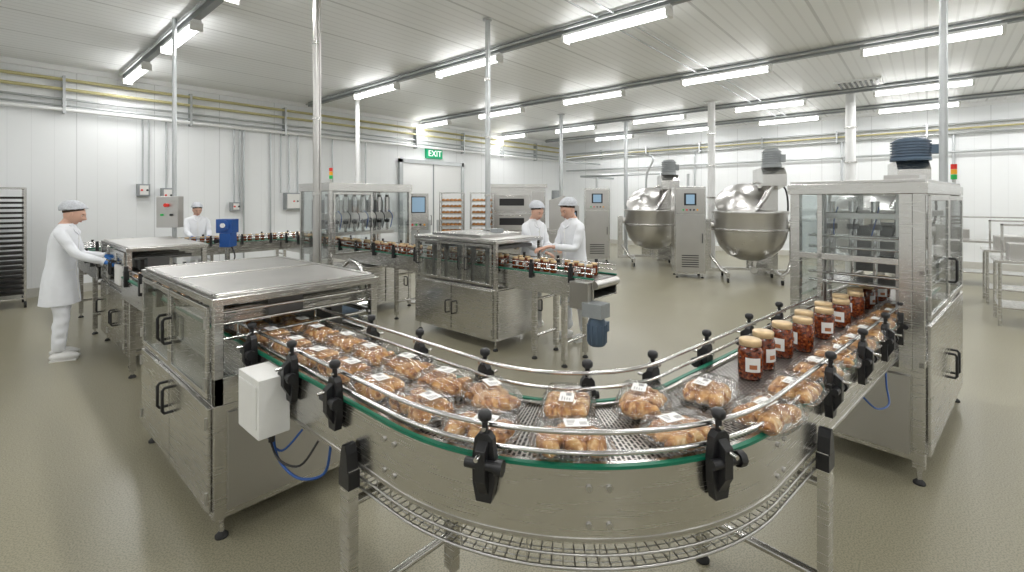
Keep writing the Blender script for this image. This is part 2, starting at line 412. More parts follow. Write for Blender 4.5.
for sj in (L1-.9, L1-.02, L1+LA*.5, L1+LA+.02, L1+LA+1.3):
    (p, o) = at(sj); P = Vector((p[0]+o[0]*(HW+.018), p[1]+o[1]*(HW+.018), 0)); O = Vector((o[0], o[1], 0)); T = Vector((-o[1], o[0], 0))
    for k in (-1, 1):
        for z in (.79, .90):
            q = P+T*.03*k+Vector((0, 0, z)); conv.cyl(q, q+O*.006, .009, STEEL2, 8)
FR = frames(L1-.35, L1+LA+.55, .04)
for o in [(-.20+.05*i) for i in range(9)]: conv.rod(FR, o, .66, .0028, STEEL2, 4)
for o in (.225, -.225): conv.rod(FR, o, .66, .006, STEEL2, 6)
conv.rod(FR, .225, .70, .005, STEEL2, 6)
FR2 = frames(L1-.35, L1+LA+.55, .028)
for (p, o) in FR2:
    conv.tube([(p[0]+o[0]*.225, p[1]+o[1]*.225, .662), (p[0]-o[0]*.225, p[1]-o[1]*.225, .662)], .0028, STEEL2, 4, caps=False)
for (p, o) in FR2[::3]:
    conv.tube([(p[0]+o[0]*.225, p[1]+o[1]*.225, .655), (p[0]+o[0]*.225, p[1]+o[1]*.225, .74)], .003, STEEL2, 4, caps=False)
F2 = frames(L1-1.5, L1+LA+2.35)
for z, r in ((1.0, .0075), (1.062, .0085)): conv.rod(F2, HW+.012, z, r, POLISH, 10)
for z, r in ((1.015, .0075), (1.075, .0085)): conv.rod(F2, -(HW+.008), z, r, POLISH, 10)
for sg in (1, -1):
    for sx in (L1-1.5, L1+LA+2.35):
        (p, o) = at(sx); conv.tube([(p[0]+o[0]*sg*(HW+.01), p[1]+o[1]*sg*(HW+.01), z) for z in (.955, 1.075)], .008, POLISH)
def clamp(s, sg, big=1.0):
    (p, o) = at(s); o = Vector((o[0]*sg, o[1]*sg, 0)); t = Vector((-o.y, o.x, 0))
    base = Vector((p[0], p[1], 0)) + o*(HW+.024)
    conv.xf = Matrix(((t.x, o.x, 0, base.x), (t.y, o.y, 0, base.y), (0, 0, 1, 0), (0, 0, 0, 1)))
    k = big
    conv.prism([(-.022*k, 0, .845), (-.032*k, 0, .90), (-.034*k, 0, .97), (-.026*k, 0, 1.035), (-.014*k, 0, 1.05), (.014*k, 0, 1.05), (.026*k, 0, 1.035), (.034*k, 0, .97), (.032*k, 0, .90), (.022*k, 0, .845)], (0, .030, 0), BLACK)
    conv.prism([(-.016, .03, .87), (-.016, .058, .92), (-.016, .058, 1.01), (-.016, .03, 1.03)], (.032, 0, 0), BLACK)
    conv.cyl((-.052, .042, .965), (.052, .042, .965), .015, BLACK, 12)
    conv.cyl((.045, .042, .965), (.068, .042, .965), .024, BLACK, 8)
    conv.cyl((0, .016, 1.04), (0, .016, 1.10), .010, BLACK, 8); conv.lathe((0, .016, 1.085), [(0,0),(.016,0),(.022,.008),(.022,.022),(.014,.03),(0,.03)], BLACK, 10)
    conv.cyl((0, -.02, 1.0), (0, .088, 1.0), .007, POLISH, 8); conv.cyl((0, -.02, 1.062), (0, .03, 1.062), .007, POLISH, 8)
    conv.xf = Matrix.Identity(4)
def sarc(deg): return L1 + RM*rad(deg-180)
for s in (YS-2.62, YS-2.15, YS-1.76, sarc(202.5), sarc(242.5), L1+LA+.52, L1+LA+1.05, L1+LA+1.55, L1+LA+2.0): clamp(s, 1, 1.1)
for s in (YS-2.3, YS-1.87, YS-1.42, sarc(226), sarc(260), L1+LA+.45, L1+LA+.95, L1+LA+1.4): clamp(s, -1)
def leg(x, y, ang, ztop=.74, w=.033):
    conv.xf = Matrix.Translation((x, y, 0)) @ Matrix.Rotation(ang, 4, 'Z')
    conv.box(-w, w, -w*.6, w*.6, .06, ztop, STEEL); conv.foot(0, 0, .07); conv.box(-w-.004, w+.004, -w*.6-.004, w*.6+.004, .67, .735, BLACK)
    conv.prism([(-.030, -.024, .735), (.030, -.024, .735), (.022, -.024, .80), (.010, -.024, .83), (-.010, -.024, .83), (-.022, -.024, .80)], (0, .045, 0), BLACK)
    conv.xf = Matrix.Identity(4)
def legpair(s):
    (p, o) = at(s); a = math.atan2(o[1], o[0])+math.pi/2
    A = (p[0]+o[0]*.256, p[1]+o[1]*.256); C = (p[0]-o[0]*.256, p[1]-o[1]*.256)
    leg(*A, a); leg(*C, a)
    for z in (.22, .60): conv.cyl((A[0], A[1], z), (C[0], C[1], z), .018, STEEL, 8)
legpair(YS-1.64); legpair(L1+LA+.42)
conv.box(.985, 1.375, 2.75, 4.15, .70, .745, STEEL)
conv.hose([(.90, 2.28, .70), (.88, 2.18, .60), (.90, 2.02, .56), (.955, 1.90, .60), (.955, 1.84, .74)], .006, BLUE, 8)
conv.hose([(.90, 2.38, .70), (.89, 2.30, .64), (.90, 2.18, .62), (.955, 2.10, .72)], .005, BLUE, 8)
conv.hose([(.87, 2.25, .68), (.86, 2.12, .62), (.90, 2.0, .62), (.955, 1.95, .72)], .005, BLACK, 8)
conv.hose([(3.0, .25, .74), (3.1, .20, .66), (3.3, .16, .63), (3.5, .18, .66), (3.58, .19, .76)], .005, BLUE, 8)
convo = conv.done(0.0015)
def belt(name, frs, s0, ds, z, hw, parent):
    V = []; Fc = []; UVs = []
    cols = [(-hw), 0, hw]
    for i, (p, o) in enumerate(frs):
        for c in cols: V.append((p[0]+o[0]*c, p[1]+o[1]*c, z)); UVs.append((c, s0+i*ds))
    for i in range(len(frs)-1):
        for k in range(2): Fc.append((i*3+k, i*3+k+1, (i+1)*3+k+1, (i+1)*3+k))
    me = bpy.data.meshes.new(name); me.from_pydata(V, [], Fc); me.materials.append(BELT)
    uv = me.uv_layers.new(name='UVMap')
    for l in me.loops: uv.data[l.index].uv = UVs[l.vertex_index]
    ob = bpy.data.objects.new(name, me); COL.objects.link(ob); ob.parent = parent
    so = ob.modifiers.new('s', 'SOLIDIFY'); so.thickness = .012; so.offset = -1
    return ob
belt('belt_surface', F, 0, LT/(len(F)-1), .95, HW-.012, convo)
b = B('sensor_housing'); b.box(.80, .935, 2.18, 2.42, .70, .96, WHITEP); b.box(.795, .80, 2.2, 2.4, .74, .93, WHITEP)
b.cyl((.87, 2.22, .66), (.87, 2.22, .70), .014, BLACK, 8); b.cyl((.87, 2.36, .66), (.87, 2.36, .70), .014, BLACK, 8); b.box(.935, .951, 2.25, 2.35, .76, .9, STEEL); b.done(.02)

# ------------------------------------------------------------------ pastry packs and jars
def croissant(b, c, ang, L, R, bend, mat, seed=0, ridges=15):
    n = 31; pts = []; rr = []
    ca, sa = math.cos(ang), math.sin(ang)
    for i in range(n):
        u = i/(n-1)*2-1
        x = u*L/2; y = bend*(u*u)
        prof = max(.10, (1-abs(u)**2.6))**.6
        ridge = 1+.10*math.cos(u*ridges+seed)
        rr.append(R*prof*ridge); pts.append((c[0]+x*ca-y*sa, c[1]+x*sa+y*ca, c[2]+R*.1*prof+.003*math.sin(u*5+seed)))
    b.tube(pts, rr, mat, 14, True, .80)
def pack_mesh(k):
    rnd = random.Random(k); b = B('pastry_pack')
    a, c = .124, .094
    def ring(x, y, z, n=32, e=.35):
        out = []
        for i in range(n):
            t = 2*math.pi*i/n; cs, sn = math.cos(t), math.sin(t)
            out.append((math.copysign(abs(cs)**e, cs)*x, math.copysign(abs(sn)**e, sn)*y, z))
        return out
    rings = [ring(a*.88, c*.86, .001), ring(a*.96, c*.95, .034), ring(a*1.07, c*1.09, .036), ring(a*1.07, c*1.09, .0385), ring(a*.97, c*.96, .040), ring(a*.94, c*.93, .068), ring(a*.86, c*.84, .082), ring(a*.5, c*.5, .0865)]
    V = [p for r in rings for p in r]; n = 32
    Fc = [(i*n+q, i*n+(q+1)%n, (i+1)*n+(q+1)%n, (i+1)*n+q) for i in range(len(rings)-1) for q in range(n)]
    Fc.append(tuple(range(len(V)-n, len(V)))); Fc.append(tuple(range(n))[::-1])
    b.add(V, Fc, FILM, True)
    if k % 3 == 0: lay = [(-.073, 0, 1.45, .155, .037), (-.002, .004, 1.7, .16, .040), (.070, -.002, 1.5, .155, .037)]
    elif k % 3 == 1: lay = [(-.055, -.040, .2, .125, .036), (.060, -.038, -.2, .12, .036), (-.052, .040, -.15, .12, .037), (.058, .040, .3, .125, .037)]
    else: lay = [(0, -.048, .05, .21, .034), (.004, .0, -.06, .215, .037), (0, .048, .04, .21, .034)]
    for i, (x, y, an, L, R) in enumerate(lay):
        croissant(b, (x+rnd.uniform(-.004, .004), y+rnd.uniform(-.004, .004), .036), an+rnd.uniform(-.12, .12), L, R, rnd.uniform(-.015, .015), PASTRY, rnd.random()*6, rnd.choice((11, 14, 17)))
    croissant(b, (rnd.uniform(-.03, .03), rnd.uniform(-.015, .015), .052), rnd.random()*3, .11, .024, .012, PASTRY, rnd.random()*6)
    lx = rnd.uniform(-.045, .045); ly = rnd.uniform(-.02, .02)
    b.box(lx-.038, lx+.038, ly-.026, ly+.026, .087, .0884, PAPER)
    for q in range(4): b.box(lx-.030, lx+.0-.004*q, ly+.014-.009*q, ly+.017-.009*q, .0884, .0888, INK)
    for q in range(6): b.box(lx+.010+q*.004, lx+.012+q*.004, ly-.016, ly+.004, .0884, .0888, INK)
    o = b.done(); me = o.data; bpy.data.objects.remove(o); return me
PM = [pack_mesh(k) for k in range(7)]
cnt = 0
def put_pack(x, y, rot, z=ZB+.001):
    global cnt
    o = bpy.data.objects.new('pastry_pack', PM[(cnt*5+cnt//3) % 7]); COL.objects.link(o)
    o.location = (x, y, z); o.rotation_euler = (0, 0, rot); cnt += 1
packs = [(1.235,.845,-45),(1.52,.605,-25),(1.10,1.11,-72),(1.44,1.0,30),(1.645,.80,20),(1.905,.65,0),(1.85,.43,-14),(2.16,.40,-4),(2.45,.365,-8),(2.75,.335,4),(3.04,.295,-12),(3.33,.265,-6),(3.62,.235,-6),(3.91,.20,-7),(4.2,.165,-7),(1.305,1.26,70),
 (1.075,1.40,88),(1.28,1.50,100),(1.08,1.68,84),(1.285,1.76,95),(1.075,1.95,92),(1.28,2.03,86),(1.08,2.22,96),(1.285,2.30,90),(1.08,2.49,90),(1.28,2.57,92),(1.08,2.76,90),(1.28,2.84,90),(1.08,3.04,90),(1.28,3.12,88),(1.08,3.32,90),(1.28,3.40,90)]
for x, y, r in packs: put_pack(x, y, rad(r))
def jar_geo(b, x, y, z, rot=0, k=1.0, seg=20):
    b.xf = Matrix.Translation((x, y, z)) @ Matrix.Rotation(rot, 4, 'Z') @ Matrix.Scale(k, 4)
    b.lathe((0,0,0), [(0,.0),(.038,.0),(.044,.006),(.045,.02),(.045,.108),(.041,.122),(.036,.129),(.036,.132)], SAUCE, seg)
    b.lathe((0,0,0), [(.039,.128),(.0405,.130),(.0405,.150),(.038,.153),(0,.153)], LID, seg)
    V = []; n = 9
    for zz in (.034, .088):
        for i in range(n):
            a = math.pi-.62+1.24*i/(n-1); V.append((.0458*math.cos(a), .0458*math.sin(a), zz))
    b.add(V, [(i+1, i, n+i, n+i+1) for i in range(n-1)], PAPER, True)
    V = []
    for zz in (.045, .062):
        for i in range(5):
            a = math.pi-.3+.6*i/4; V.append((.0464*math.cos(a), .0464*math.sin(a), zz))
    b.add(V, [(i+1, i, 5+i, 5+i+1) for i in range(4)], LABRED, True)
    b.xf = Matrix.Identity(4)
b = B('sauce_jar'); jar_geo(b, 0, 0, 0, k=1.14, seg=32); jo = b.done(); JM = jo.data; bpy.data.objects.remove(jo)
jars = [(2.30,.60),(2.48,.59),(2.72,.56),(2.90,.50),(3.08,.525),(3.24,.45),(3.42,.48),(3.60,.41),(3.78,.435),(3.96,.37),(4.14,.39),(4.34,.34),(4.54,.335),(4.74,.29),(4.94,.28)]
for x, y in jars:
    o = bpy.data.objects.new('sauce_jar', JM); COL.objects.link(o); o.location = (x, y, ZB+.001); o.rotation_euler = (0, 0, random.choice((-.2, .5, 1.1, -.9, 2.0)))

# ------------------------------------------------------------------ cabinets machines
def cabinet(b, x0, x1, y0, y1, zt, zm, zb=.12, p=.045):
    for x in (x0+.05, x1-.05):
        for y in (y0+.05, y1-.05): b.foot(x, y, zb+.01)
    b.box(x0, x1, y0, y1, zb, zm, STEEL)
    for x in (x0, x1-p):
        for y in (y0, y1-p): b.box(x, x+p, y, y+p, zm, zt-.05, STEEL)
    b.box(x0-.01, x1+.01, y0-.01, y1+.01, zt-.05, zt-.012, STEEL)
    b.box(x0+.012, x1-.012, y0+.012, y1-.012, zt-.012, zt, STEEL2)
def doors_x(b, x, y0, y1, z0, z1, n, sgn=-1, glass=False, hz=None):
    w = (y1-y0)/n
    for i in range(n):
        a = y0+i*w+.008; c = y0+(i+1)*w-.008
        xa, xb = (x-.018, x-.002) if sgn < 0 else (x+.002, x+.018)
        if glass:
            fr = .03
            b.box(xa, xb, a, a+fr, z0, z1, STEEL); b.box(xa, xb, c-fr, c, z0, z1, STEEL)
            b.box(xa, xb, a+fr, c-fr, z0, z0+fr, STEEL); b.box(xa, xb, a+fr, c-fr, z1-fr, z1, STEEL)
            b.box((xa+xb)/2-.003, (xa+xb)/2+.003, a+fr, c-fr, z0+fr, z1-fr, ACR)
        else: b.box(xa, xb, a, c, z0, z1, STEEL)
        hy = (a+.05) if i % 2 else (c-.05)
        b.handle(((xa if sgn < 0 else xb), hy, hz or (z0+z1)/2), (0,0,1), (sgn,0,0), .15)
        for hzz in (z0+.08, z1-.08): b.cyl((xa-.004, a+.008 if not i % 2 else c-.008, hzz-.03), (xa-.004, a+.008 if not i % 2 else c-.008, hzz+.03), .008, STEEL2, 8)
def doors_y(b, y, x0, x1, z0, z1, n, glass=False, handles=True):
    w = (x1-x0)/n
    for i in range(n):
        a = x0+i*w+.008; c = x0+(i+1)*w-.008; ya, yb = y-.018, y-.002
        if glass:
            fr = .03
            b.box(a, a+fr, ya, yb, z0, z1, STEEL); b.box(c-fr, c, ya, yb, z0, z1, STEEL)
            b.box(a+fr, c-fr, ya, yb, z0, z0+fr, STEEL); b.box(a+fr, c-fr, ya, yb, z1-fr, z1, STEEL)
            b.box(a+fr, c-fr, ya+.005, ya+.011, z0+fr, z1-fr, ACR)
        else: b.box(a, c, ya, yb, z0, z1, STEEL)
        if handles: b.handle(((a+.05) if i % 2 else (c-.05), ya, (z0+z1)/2), (0,0,1), (0,-1,0), .14)

b = B('packing_machine')
x0, x1, y0, y1, zt = .78, 1.72, 2.7, 4.25, 1.26
cabinet(b, x0, x1, y0, y1, zt, .70)
doors_x(b, x0, y0+.03, y1-.03, .15, .69, 2, hz=.55); doors_x(b, x0, y0+.045, y1-.045, .73, zt-.06, 2, glass=True)
b.box(x0, x0+.18, y0, y0+.03, .70, .84, STEEL); b.box(1.45, x1, y0, y0+.03, .70, .92, STEEL)
b.box(x0+.06, x1-.06, y0-.012, y0, .16, .66, STEEL2)
for yy in (y0+.02, y0+.78, y1-.05): b.box(x0, x1, yy, yy+.03, zt, zt+.008, STEEL)
b.box(x0, x0+.03, y0+.02, y1-.02, zt, zt+.008, STEEL); b.box(x1-.03, x1, y0+.02, y1-.02, zt, zt+.008, STEEL)
for z in (1.02, 1.10, 1.16): b.cyl((x0+.05, y0+.06, z), (x1-.05, y0+.06, z), .010, POLISH, 8)
b.box(x0+.05, x1-.05, y0+.14, y0+.18, 1.08, 1.16, STEEL); b.box(x0+.3, x0+.5, y0+.1, y0+.3, 1.08, 1.2, DARKST)
for i in range(6): b.cyl((x0+.1, y0+.3+i*.2, 1.13), (x1-.1, y0+.3+i*.2, 1.13), .014, POLISH, 8)
for i in range(4): b.cyl((x0+.25+.03*i, y0+.5+i*.22, 1.05), (x0+.25+.03*i, y0+.5+i*.22, 1.2), .03, BLACK, 10)
b.box(x1-.16, x1-.08, y0+.3, y1-.3, .75, 1.15, DARKST)
for z in (.86, 1.0): b.box(x1-.01, x1+.01, y0+.045, y1-.045, z, z+.03, STEEL)
b.box(x1-.008, x1-.002, y0+.05, y1-.05, .9, zt-.06, ACR)
b.hose([(x1-.12, y0+.05, .9), (x1-.1, y0-.03, .86), (x1-.14, y0-.02, .80), (x1-.12, y0+.02, .72)], .006, BLUE, 6)
b.box(1.46, 1.66, y0-.02, y0, .74, .90, STEEL2)
b.done(.004)

b = B('loading_machine')
x0, x1, y0, y1, zt = 1.0, 1.72, 6.2, 7.7, 1.26
cabinet(b, x0, x1, y0, y1, zt, .78)
doors_x(b, x0, y0+.03, y1-.03, .15, .76, 3); doors_x(b, x0, y0+.045, y1-.045, .80, zt-.06, 3, glass=True)
doors_y(b, y0, x0+.02, x1-.02, .15, .76, 1, handles=False)
for i in range(5): b.cyl((x0+.1, y0+.2+i*.26, 1.12), (x1-.1, y0+.2+i*.26, 1.12), .02, DARKST, 8)
for i in range(4): b.box(x0+.2, x0+.4, y0+.15+i*.34, y0+.3+i*.34, .95, 1.12, DARKST)
b.box(x0-.05, x0-.018, y0+.08, y0+.34, .86, 1.06, WHITEP)
b.done(.004)

def straight_conv(name, p0, p1, hw=.2, z=.95, legs=(), end=False):
    b = B(name); d = Vector((p1[0]-p0[0], p1[1]-p0[1], 0)); L = d.length; d.normalize(); o = (d.y, -d.x)
    fr = [((p0[0]+d.x*L*t, p0[1]+d.y*L*t), o) for t in (0, 1)]
    for sg in (1, -1):
        b.sweep(fr, [(sg*hw, z-.2), (sg*(hw+.018), z-.2), (sg*(hw+.018), z+.005), (sg*hw, z+.005)], STEEL, False)
        b.sweep(fr, [(sg*(hw-.01), z+.005), (sg*(hw+.022), z+.005), (sg*(hw+.022), z+.018), (sg*(hw-.01), z+.018)], GREEN, False)
        for zz in (z+.06, z+.11): b.rod(fr, sg*(hw+.005), zz, .007, POLISH)
        n = max(2, int(L/.5))
        for i in range(n):
            q = p0[0]+d.x*L*(i+.5)/n, p0[1]+d.y*L*(i+.5)/n
            q2 = (q[0]+o[0]*sg*(hw+.03), q[1]+o[1]*sg*(hw+.03))
            b.cbox((q2[0], q2[1], z+.03), (.04, .04, .16), BLACK); b.cyl((q2[0], q2[1], z+.1), (q2[0], q2[1], z+.15), .018, BLACK, 8)
    for t in legs:
        q = (p0[0]+d.x*t, p0[1]+d.y*t)
        for sg in (1, -1):
            e = (q[0]+o[0]*sg*(hw-.02), q[1]+o[1]*sg*(hw-.02)); b.cbox((e[0], e[1], (z-.2+.05)/2+.02), (.05, .05, z-.25+.01), STEEL); b.foot(e[0], e[1], .08)
        for zz in (.25, z-.3): b.cyl((q[0]+o[0]*(hw-.02), q[1]+o[1]*(hw-.02), zz), (q[0]-o[0]*(hw-.02), q[1]-o[1]*(hw-.02), zz), .016, STEEL, 8)
    b.sweep(fr, [(-hw, z-.19), (hw, z-.19), (hw, z-.18), (-hw, z-.18)], STEEL2, False)
    if end: b.cyl((p1[0]+o[0]*hw, p1[1]+o[1]*hw, z-.05), (p1[0]-o[0]*hw, p1[1]-o[1]*hw, z-.05), .045, STEEL2, 16)
    ob = b.done(.003)
    n = max(2, int(L/.2)); ff = [((p0[0]+d.x*L*i/n, p0[1]+d.y*L*i/n), o) for i in range(n+1)]
    belt('belt_surface', ff, 0, L/n, z, hw-.012, ob); return ob
straight_conv('infeed_conveyor', (1.18, 6.17), (1.18, 4.27), .21, legs=(.3, 1.4))
for i in range(5):
    put_pack(1.08, 4.5+i*.34, rad(90)); put_pack(1.28, 4.62+i*.34, rad(88))
straight_conv('transfer_conveyor', (1.18, 9.75), (1.18, 7.72), .21, legs=(.3, 1.6))
straight_conv('cross_conveyor', (4.6, 10.0), (.95, 10.0), .2, legs=(.5, 1.8, 3.2))
c2 = straight_conv('jar_conveyor', (4.25, 9.75), (4.25, 2.48), .22, legs=(1.2, 3.9, 6.5, 6.9), end=True)
b = B('jar_row')
for i in range(60):
    y = 2.62+i*.115
    if i % 7 != 3: jar_geo(b, 4.17+.02*(i % 2), y, .951, random.uniform(-.4, .4)+random.choice((0, 1.6)), .85, 12)
    if i % 3 != 1: jar_geo(b, 4.33, y+.04, .951, random.uniform(-.4, .4)+random.choice((0, 1.6)), .85, 12)
b.done()
b = B('jar_row')
for i in range(26):
    jar_geo(b, 1.5+i*.118, 9.94+.05*(i % 2), .951, random.uniform(-2, -1), .85, 10)
b.done()
b = B('conveyor_drive_motor')
b.box(3.95, 4.01, 2.5, 2.72, .66, .93, STEEL2); b.box(3.93, 4.1, 2.34, 2.56, .60, .74, GREYP)
b.lathe((4.02, 2.44, .32), [(0,0),(.07,0),(.09,.02),(.09,.22),(.075,.26),(.075,.30),(.0,.30)], BLUEMOT, 18)
for i in range(12):
    a = 2*math.pi*i/12; c, s_ = math.cos(a), math.sin(a)
    b.tube([(4.02+.092*c, 2.44+.092*s_, .35), (4.02+.092*c, 2.44+.092*s_, .53)], .008, BLUEMOT, 5)
b.box(4.07, 4.16, 2.38, 2.5, .44, .54, BLUEMOT); b.done(.004)

b = B('labelling_machine')
x0, x1, y0, y1, zt = 3.9, 4.76, 3.7, 5.2, 1.29
cabinet(b, x0, x1, y0, y1, zt, .72)
doors_x(b, x0, y0+.03, y1-.03, .15, .70, 2); doors_x(b, x0, y0+.045, y1-.045, .75, zt-.06, 3, glass=True)
doors_y(b, y0, x0+.02, x1-.02, .15, .70, 1)
b.box(x0+.05, x1-.05, y0+.3, y1-.3, zt+.0, zt+.04, STEEL); b.box(x0+.5, x0+.62, y0+.45, y0+.57, zt, zt+.09, GREYP)
for i in range(5):
    b.cyl((x0+.13, y0+.25+i*.25, .75), (x0+.13, y0+.25+i*.25, 1.18), .035, DARKST, 10); b.cyl((x1-.2, y0+.25+i*.25, 1.12), (x1-.2, y0+.25+i*.25, 1.2), .05, POLISH, 12)
b.box(x0+.08, x1-.08, y0+.1, y1-.1, 1.16, 1.2, DARKST)
b.done(.004)
b = B('jar_filling_machine')
x0, x1, y0, y1, zt = 3.3, 4.72, 6.4, 7.35, 2.0
for x in (x0, x1-.05):
    for y in (y0, y1-.05): b.box(x, x+.05, y, y+.05, .05, zt-.1, STEEL); b.foot(x+.025, y+.025, .06)
b.box(x0-.01, x1+.01, y0-.01, y1+.01, zt-.12, zt, STEEL)
b.box(x0+.02, x1-.02, y0+.02, y1-.02, .12, .72, STEEL)
doors_y(b, y0+.02, x0+.05, x1-.05, .15, .70, 3)
doors_y(b, y0+.01, x0+.05, 4.0, .95, zt-.14, 1, glass=True); b.box(4.5, 4.66, y0, y0+.02, .95, zt-.14, ACR)
b.box(x0+.05, x1-.05, y1-.02, y1-.01, 1.15, zt-.12, ACR); b.box(x0+.01, x0+.016, y0+.05, y1-.05, .8, zt-.12, ACR); b.box(x1-.016, x1-.01, y0+.05, y1-.05, 1.2, zt-.12, ACR)
b.box(x0+.1, x1-.1, y0+.35, y0+.55, 1.45, 1.55, STEEL2); b.box(x0+.1, x1-.1, y0+.35, y0+.5, 1.2, 1.25, STEEL2)
for i in range(3): b.box(x0+.12+i*.45, x0+.42+i*.45, y0+.66, y0+.8, 1.3, 1.75, (DARKST, STEEL2, GREYP)[i])
for i in range(8):
    x = x0+.17+i*.15
    b.cyl((x, y0+.4, 1.55), (x, y0+.4, 1.8), .045, POLISH, 12); b.cyl((x, y0+.4, 1.25), (x, y0+.4, 1.45), .022, POLISH, 10); b.cyl((x, y0+.4, 1.38), (x, y0+.4, 1.43), .04, BLACK, 10)
    b.cyl((x, y0+.4, 1.80), (x, y0+.4, 1.84), .03, DARKST, 8)
    b.hose([(x, y0+.4, 1.6), (x, y0+.25, 1.5), (x, y0+.3, 1.3)], .008, BLUE if i % 3 == 1 else BLACK, 6)
for x in (x0+.2, x1-.25): b.cyl((x, y0+.7, .72), (x, y0+.7, zt-.12), .03, POLISH, 10)
b.cyl((x0+.1, y0+.15, zt), (x0+.1, y0+.15, zt+.06), .012, STEEL, 8)
for i, m in enumerate((GRN, AMB, RED)): b.cyl((x0+.1, y0+.15, zt+.06+i*.055), (x0+.1, y0+.15, zt+.11+i*.055), .026, m, 12)
b.done(.004)
def hmi(name, x, y, z, ang, w=.34, h=.42, post=True, ztop=None):
    b = B(name); b.xf = Matrix.Translation((x, y, 0)) @ Matrix.Rotation(ang, 4, 'Z')
    b.box(-w/2, w/2, -.07, .07, z-h/2, z+h/2, STEEL); b.box(-w/2+.05, w/2-.05, -.078, -.07, z-.02, z+h/2-.05, BLACK); b.box(-w/2+.065, w/2-.065, -.081, -.078, z-.005, z+h/2-.065, SCREEN)
    for i in range(4): b.cyl((-w/2+.07+i*(w-.14)/3, -.095, z-h/2+.09), (-w/2+.07+i*(w-.14)/3, -.07, z-h/2+.09), .016, (RED, GRN, BLACK, AMB)[i], 10)
    if post: b.cyl((0, 0, 0.02), (0, 0, z-h/2), .03, STEEL, 12); b.lathe((0,0,0), [(0,0),(.16,0),(.16,.02),(.03,.04)], STEEL, 18)
    return b.done(.004)
hmi('operator_panel', 4.98, 6.55, 1.55, rad(-38), .34, .62)
b = B('pole_control_box'); PX, PY = 1.765, 7.76
b.cyl((PX, PY, 0), (PX, PY, ZC-.002), .026, GALV, 12); b.lathe((PX, PY, 0), [(0,0),(.045,0),(.045,.02),(.03,.03)], GALV, 14)
b.xf = Matrix.Translation((PX, PY, 0)) @ Matrix.Rotation(rad(-45), 4, 'Z')
b.box(-.14, .14, -.15, -.03, 1.38, 1.80, STEEL2); b.cyl((0, -.19, 1.68), (0, -.15, 1.68), .026, RED, 12); b.cyl((-.06, -.175, 1.55), (-.06, -.15, 1.55), .016, GRN, 10); b.cyl((.06, -.175, 1.55), (.06, -.15, 1.55), .016, BLACK, 10)
b.done(.004)
b = B('label_applicator'); b.cyl((2.15, 6.9, 0), (2.15, 6.9, 1.3), .03, STEEL, 12); b.lathe((2.15, 6.9, 0), [(0,0),(.18,0),(.18,.02),(.03,.05)], STEEL, 16)
b.xf = Matrix.Translation((2.15, 6.9, 0)) @ Matrix.Rotation(rad(-45), 4, 'Z')
b.box(-.10, .10, -.09, .09, 1.32, 1.50, BLUE); b.box(-.04, .09, -.12, .06, 1.14, 1.32, BLUE); b.cyl((.0, -.11, 1.42), (.0, -.09, 1.42), .07, BLUE, 18); b.cyl((-.07, -.14, 1.22), (-.07, .1, 1.22), .03, BLACK, 12); b.cyl((.0, -.125, 1.42), (.0, -.11, 1.42), .03, WHITEP, 14)
b.hose([(.05, 0, 1.15), (.12, -.05, 1.0), (.05, -.1, .85), (0, -.03, .7)], .01, BLACK, 6)
b.done(.01)
b = B('transfer_pump')
b.box(3.0, 3.5, 5.6, 5.85, .08, .12, STEEL); b.cyl((3.02, 5.72, .28), (3.3, 5.72, .28), .09, BLUEMOT, 16); b.cyl((3.3, 5.72, .28), (3.45, 5.72, .28), .12, POLISH, 18); b.cyl((3.42, 5.72, .38), (3.42, 5.72, .7), .03, POLISH, 10)
b.hose([(3.42, 5.72, .7), (3.42, 5.8, .85), (3.46, 6.1, .9), (3.5, 6.36, .8)], .028, POLISH, 10)
for x in (3.05, 3.45):
    for y in (5.64, 5.81): b.foot(x, y, .09)
b.box(3.08, 3.24, 5.66, 5.78, .12, .2, GREYP); b.done(.003)

# ------------------------------------------------------------------ right machine (rotated 7 deg)
RM_ = Matrix.Translation((3.80, .013, 0)) @ Matrix.Rotation(rad(-7), 4, 'Z')
b = B('jar_inspection_machine'); b.xf = RM_
Lr, Wr, H = 1.85, .74, 1.88
for u in (0, Lr-.06):
    for v in (0, Wr-.06): b.box(u, u+.06, v, v+.06, .10, H-.08, STEEL); b.foot(u+.03, v+.03, .12)
b.box(-.015, Lr+.015, -.015, Wr+.015, H-.09, H-.02, STEEL); b.box(0, Lr, 0, Wr, H-.02, H, STEEL2)
b.box(.01, Lr-.01, .01, Wr-.01, .14, .70, STEEL)
b.box(-.012, .01, .07, Wr-.07, .18, .66, STEEL2)
b.box(-.004, .02, .06, .125, .70, H-.09, STEEL)
b.box(0, .01, Wr-.13, Wr-.06, .70, 1.0, STEEL)
b.box(-.004, .02, .125, Wr-.06, 1.34, 1.38, STEEL); b.box(.004, .010, .125, Wr-.06, 1.38, H-.09, ACR)
b.box(-.004, .012, Wr-.20, Wr-.17, 1.08, H-.09, STEEL); b.box(.0, .006, Wr-.17, Wr-.06, 1.08, H-.09, ACR)
for z in (.72, 1.28): b.box(0.0, Lr, -.002, .03, z, z+.04, STEEL)
for (a, c) in ((.07, .92), (.94, 1.79)):
    b.box(a, a+.035, -.02, -.002, 1.0, H-.10, STEEL); b.box(c-.035, c, -.02, -.002, 1.0, H-.10, STEEL)
    b.box(a+.035, c-.035, -.02, -.002, 1.0, 1.035, STEEL); b.box(a+.035, c-.035, -.02, -.002, H-.135, H-.10, STEEL); b.box(a+.035, c-.035, -.013, -.008, 1.035, H-.135, ACR)
    b.box(a, c, -.02, -.002, .17, .97, STEEL)
for z in (1.24, .55): b.handle((.87, -.02, z), (0,0,1), (0,-1,0), .17, r=.009)
